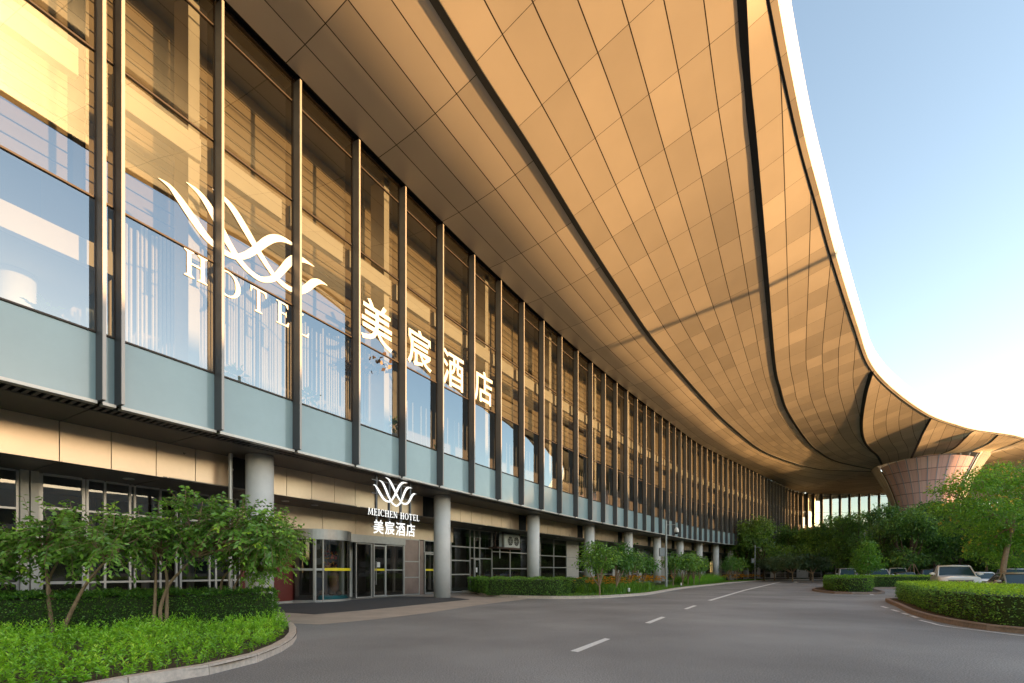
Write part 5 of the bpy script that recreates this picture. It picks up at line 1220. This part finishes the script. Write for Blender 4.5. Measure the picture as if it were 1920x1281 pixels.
wh=paint('paint_white',(.85,.83,.78)); be=paint('paint_beige',(.36,.29,.21),.4); dk=paint('paint_dark',(.05,.055,.06),.3); sv_=paint('paint_silver',(.42,.43,.43),.6)
dirn=math.atan2(-.80,-.60)
car('pickup',wh,(27.3,29.0,.05),dirn,'white double-cab pickup with black roll bar facing the road behind the right hedge','parked_pickup')
car('sedan',be,(25.4,23.4,0),dirn+.05,'beige sedan cut off by the right edge, next to the white pickup','parked_car')
car('suv',sv_,(36.2,46.5,0),dirn+.15,'pale silver off-road wagon behind the straight hedge, left of the dark sedan','parked_car')
car('sedan',dk,(39.2,46.9,0),dirn+.1,'dark sedan seen over the straight hedge, right of the silver wagon','parked_car')
car('van',wh,(46.0,56.0,0),dirn,'white van roof showing behind the dark sedan','parked_car')
car('jeep',sv_,(39.2,55,0),dirn+.2,'boxy grey off-road car partly hidden left of the sapling','parked_car')
car('sedan',wh,(37.5,37.6,0),dirn+.1,'white car farther back just right of the pickup','parked_car')
car('suv',sv_,(46.5,43.5,0),dirn,'silver wagon far back at the right edge behind the tree trunk','parked_car')
car('suv',dk,(43.4,48.5,0),dirn,'dark wagon half hidden behind the tail of the white pickup','parked_car')
# tree stakes
for k,(px,Y,l) in enumerate(((1618,45.0,'three wooden stakes propping the sapling'),(1712,52,'three wooden stakes propping the tree before the funnel column'))):
    mb=MB(); 
    for a in (0,2.1,4.2): mb.tube([(math.cos(a)*1.3,math.sin(a)*1.3,0),(math.cos(a)*.12,math.sin(a)*.12,2.3)],.035,6)
    o=mb.build('tree_stakes',M['bark']); o.location=((px-960)/F*Y,Y,.05); tag(o,l,'tree stakes')
# ================================================================== OFF-FRAME BUILDING added to shade the forecourt, and the MAST
SUN=np.array([.93,-.3676]); SP=np.array([.3676,.93])
def occl(dist,half,H,dep,label):  # unseen block added to keep the low sun off the forecourt
    c=SUN*dist; a=c-SP*half; b=c+SP*half; d=SUN*dep
    OB=empty('shade_building',(c[0],c[1],0),0,label,'building'); v=lambda p:(p[0]-c[0],p[1]-c[1])
    MB().prism([v(a),v(a+d),v(b+d),v(b)],0,H).build('wall',M['beige2'],OB)
    mb=MB(); n=int(half*2/6)
    for k in range(n):
        for z in (1.2,5.0,8.6):
            if z+2.2>H: continue
            p=a+SP*(k*6+1.2)-SUN*.03; q=p+SP*3.6; p,q=v(p),v(q); mb.add([(*p,z),(*q,z),(*q,z+2.2),(*p,z+2.2)],[(0,1,2,3)])
    mb.build('window_band',M['cglass'],OB)
occl(62,150,14.7,14,'long unseen building added behind the photographer to shade the forecourt')
mp=(21.7+SUN[0]*45,32+SUN[1]*45)
o=MB().tube([(0,0,0),(0,0,34)],[.30,.22],12).build('light_mast',M['pole']); o.location=(mp[0],mp[1],0); tag(o,'tall light mast outside the frame that casts the thin shadow on the canopy','mast')
# ================================================================== WORLD, SUN, CAMERA
EL=4.5
az=math.atan2(SUN[0],SUN[1])   # clockwise from +Y
w=bpy.data.worlds.new('World'); bpy.context.scene.world=w; w.use_nodes=True; nt=w.node_tree; bg=nt.nodes['Background']
sk=nt.nodes.new('ShaderNodeTexSky'); sk.sky_type='NISHITA'; sk.sun_disc=False; sk.sun_elevation=R(EL+SKYE); sk.sun_rotation=az; sk.air_density=1.0; sk.dust_density=.25; sk.ozone_density=1.0
wb=nt.nodes.new('ShaderNodeVectorMath'); wb.operation='MULTIPLY'; wb.inputs[1].default_value=(1.0,.875,.79); nt.links.new(sk.outputs[0],wb.inputs[0]); nt.links.new(wb.outputs[0],bg.inputs['Color']); bg.inputs['Strength'].default_value=SKYS
sd_=bpy.data.lights.new('sun','SUN'); sd_.energy=SUNE; sd_.angle=R(.6); sd_.color=SUNC
so_=bpy.data.objects.new('sun',sd_); C.objects.link(so_); so_.location=(60,-50,40)
dv=Vector((SUN[0]*math.cos(R(EL)),SUN[1]*math.cos(R(EL)),math.sin(R(EL)))); so_.rotation_euler=dv.to_track_quat('Z','Y').to_euler()
cd=bpy.data.cameras.new('camera'); co=bpy.data.objects.new('camera',cd); C.objects.link(co); co.location=(0,0,CZ); co.rotation_euler=(R(90),0,0)
cd.sensor_width=36; cd.lens=F/1920*36; cd.shift_y=(HZ-640.5)/1920; cd.clip_start=.05; cd.clip_end=3000
S=bpy.context.scene; S.camera=co; S.view_settings.view_transform='Standard'; S.view_settings.look='None'; S.view_settings.gamma=1; S.view_settings.exposure=EXPO
S.cycles.max_bounces=8; S.cycles.diffuse_bounces=4; S.cycles.glossy_bounces=5; S.cycles.transparent_max_bounces=16; S.cycles.sample_clamp_indirect=6; S.cycles.caustics_reflective=False; S.cycles.caustics_refractive=False
try: S.cycles.use_denoising=True
except Exception: pass
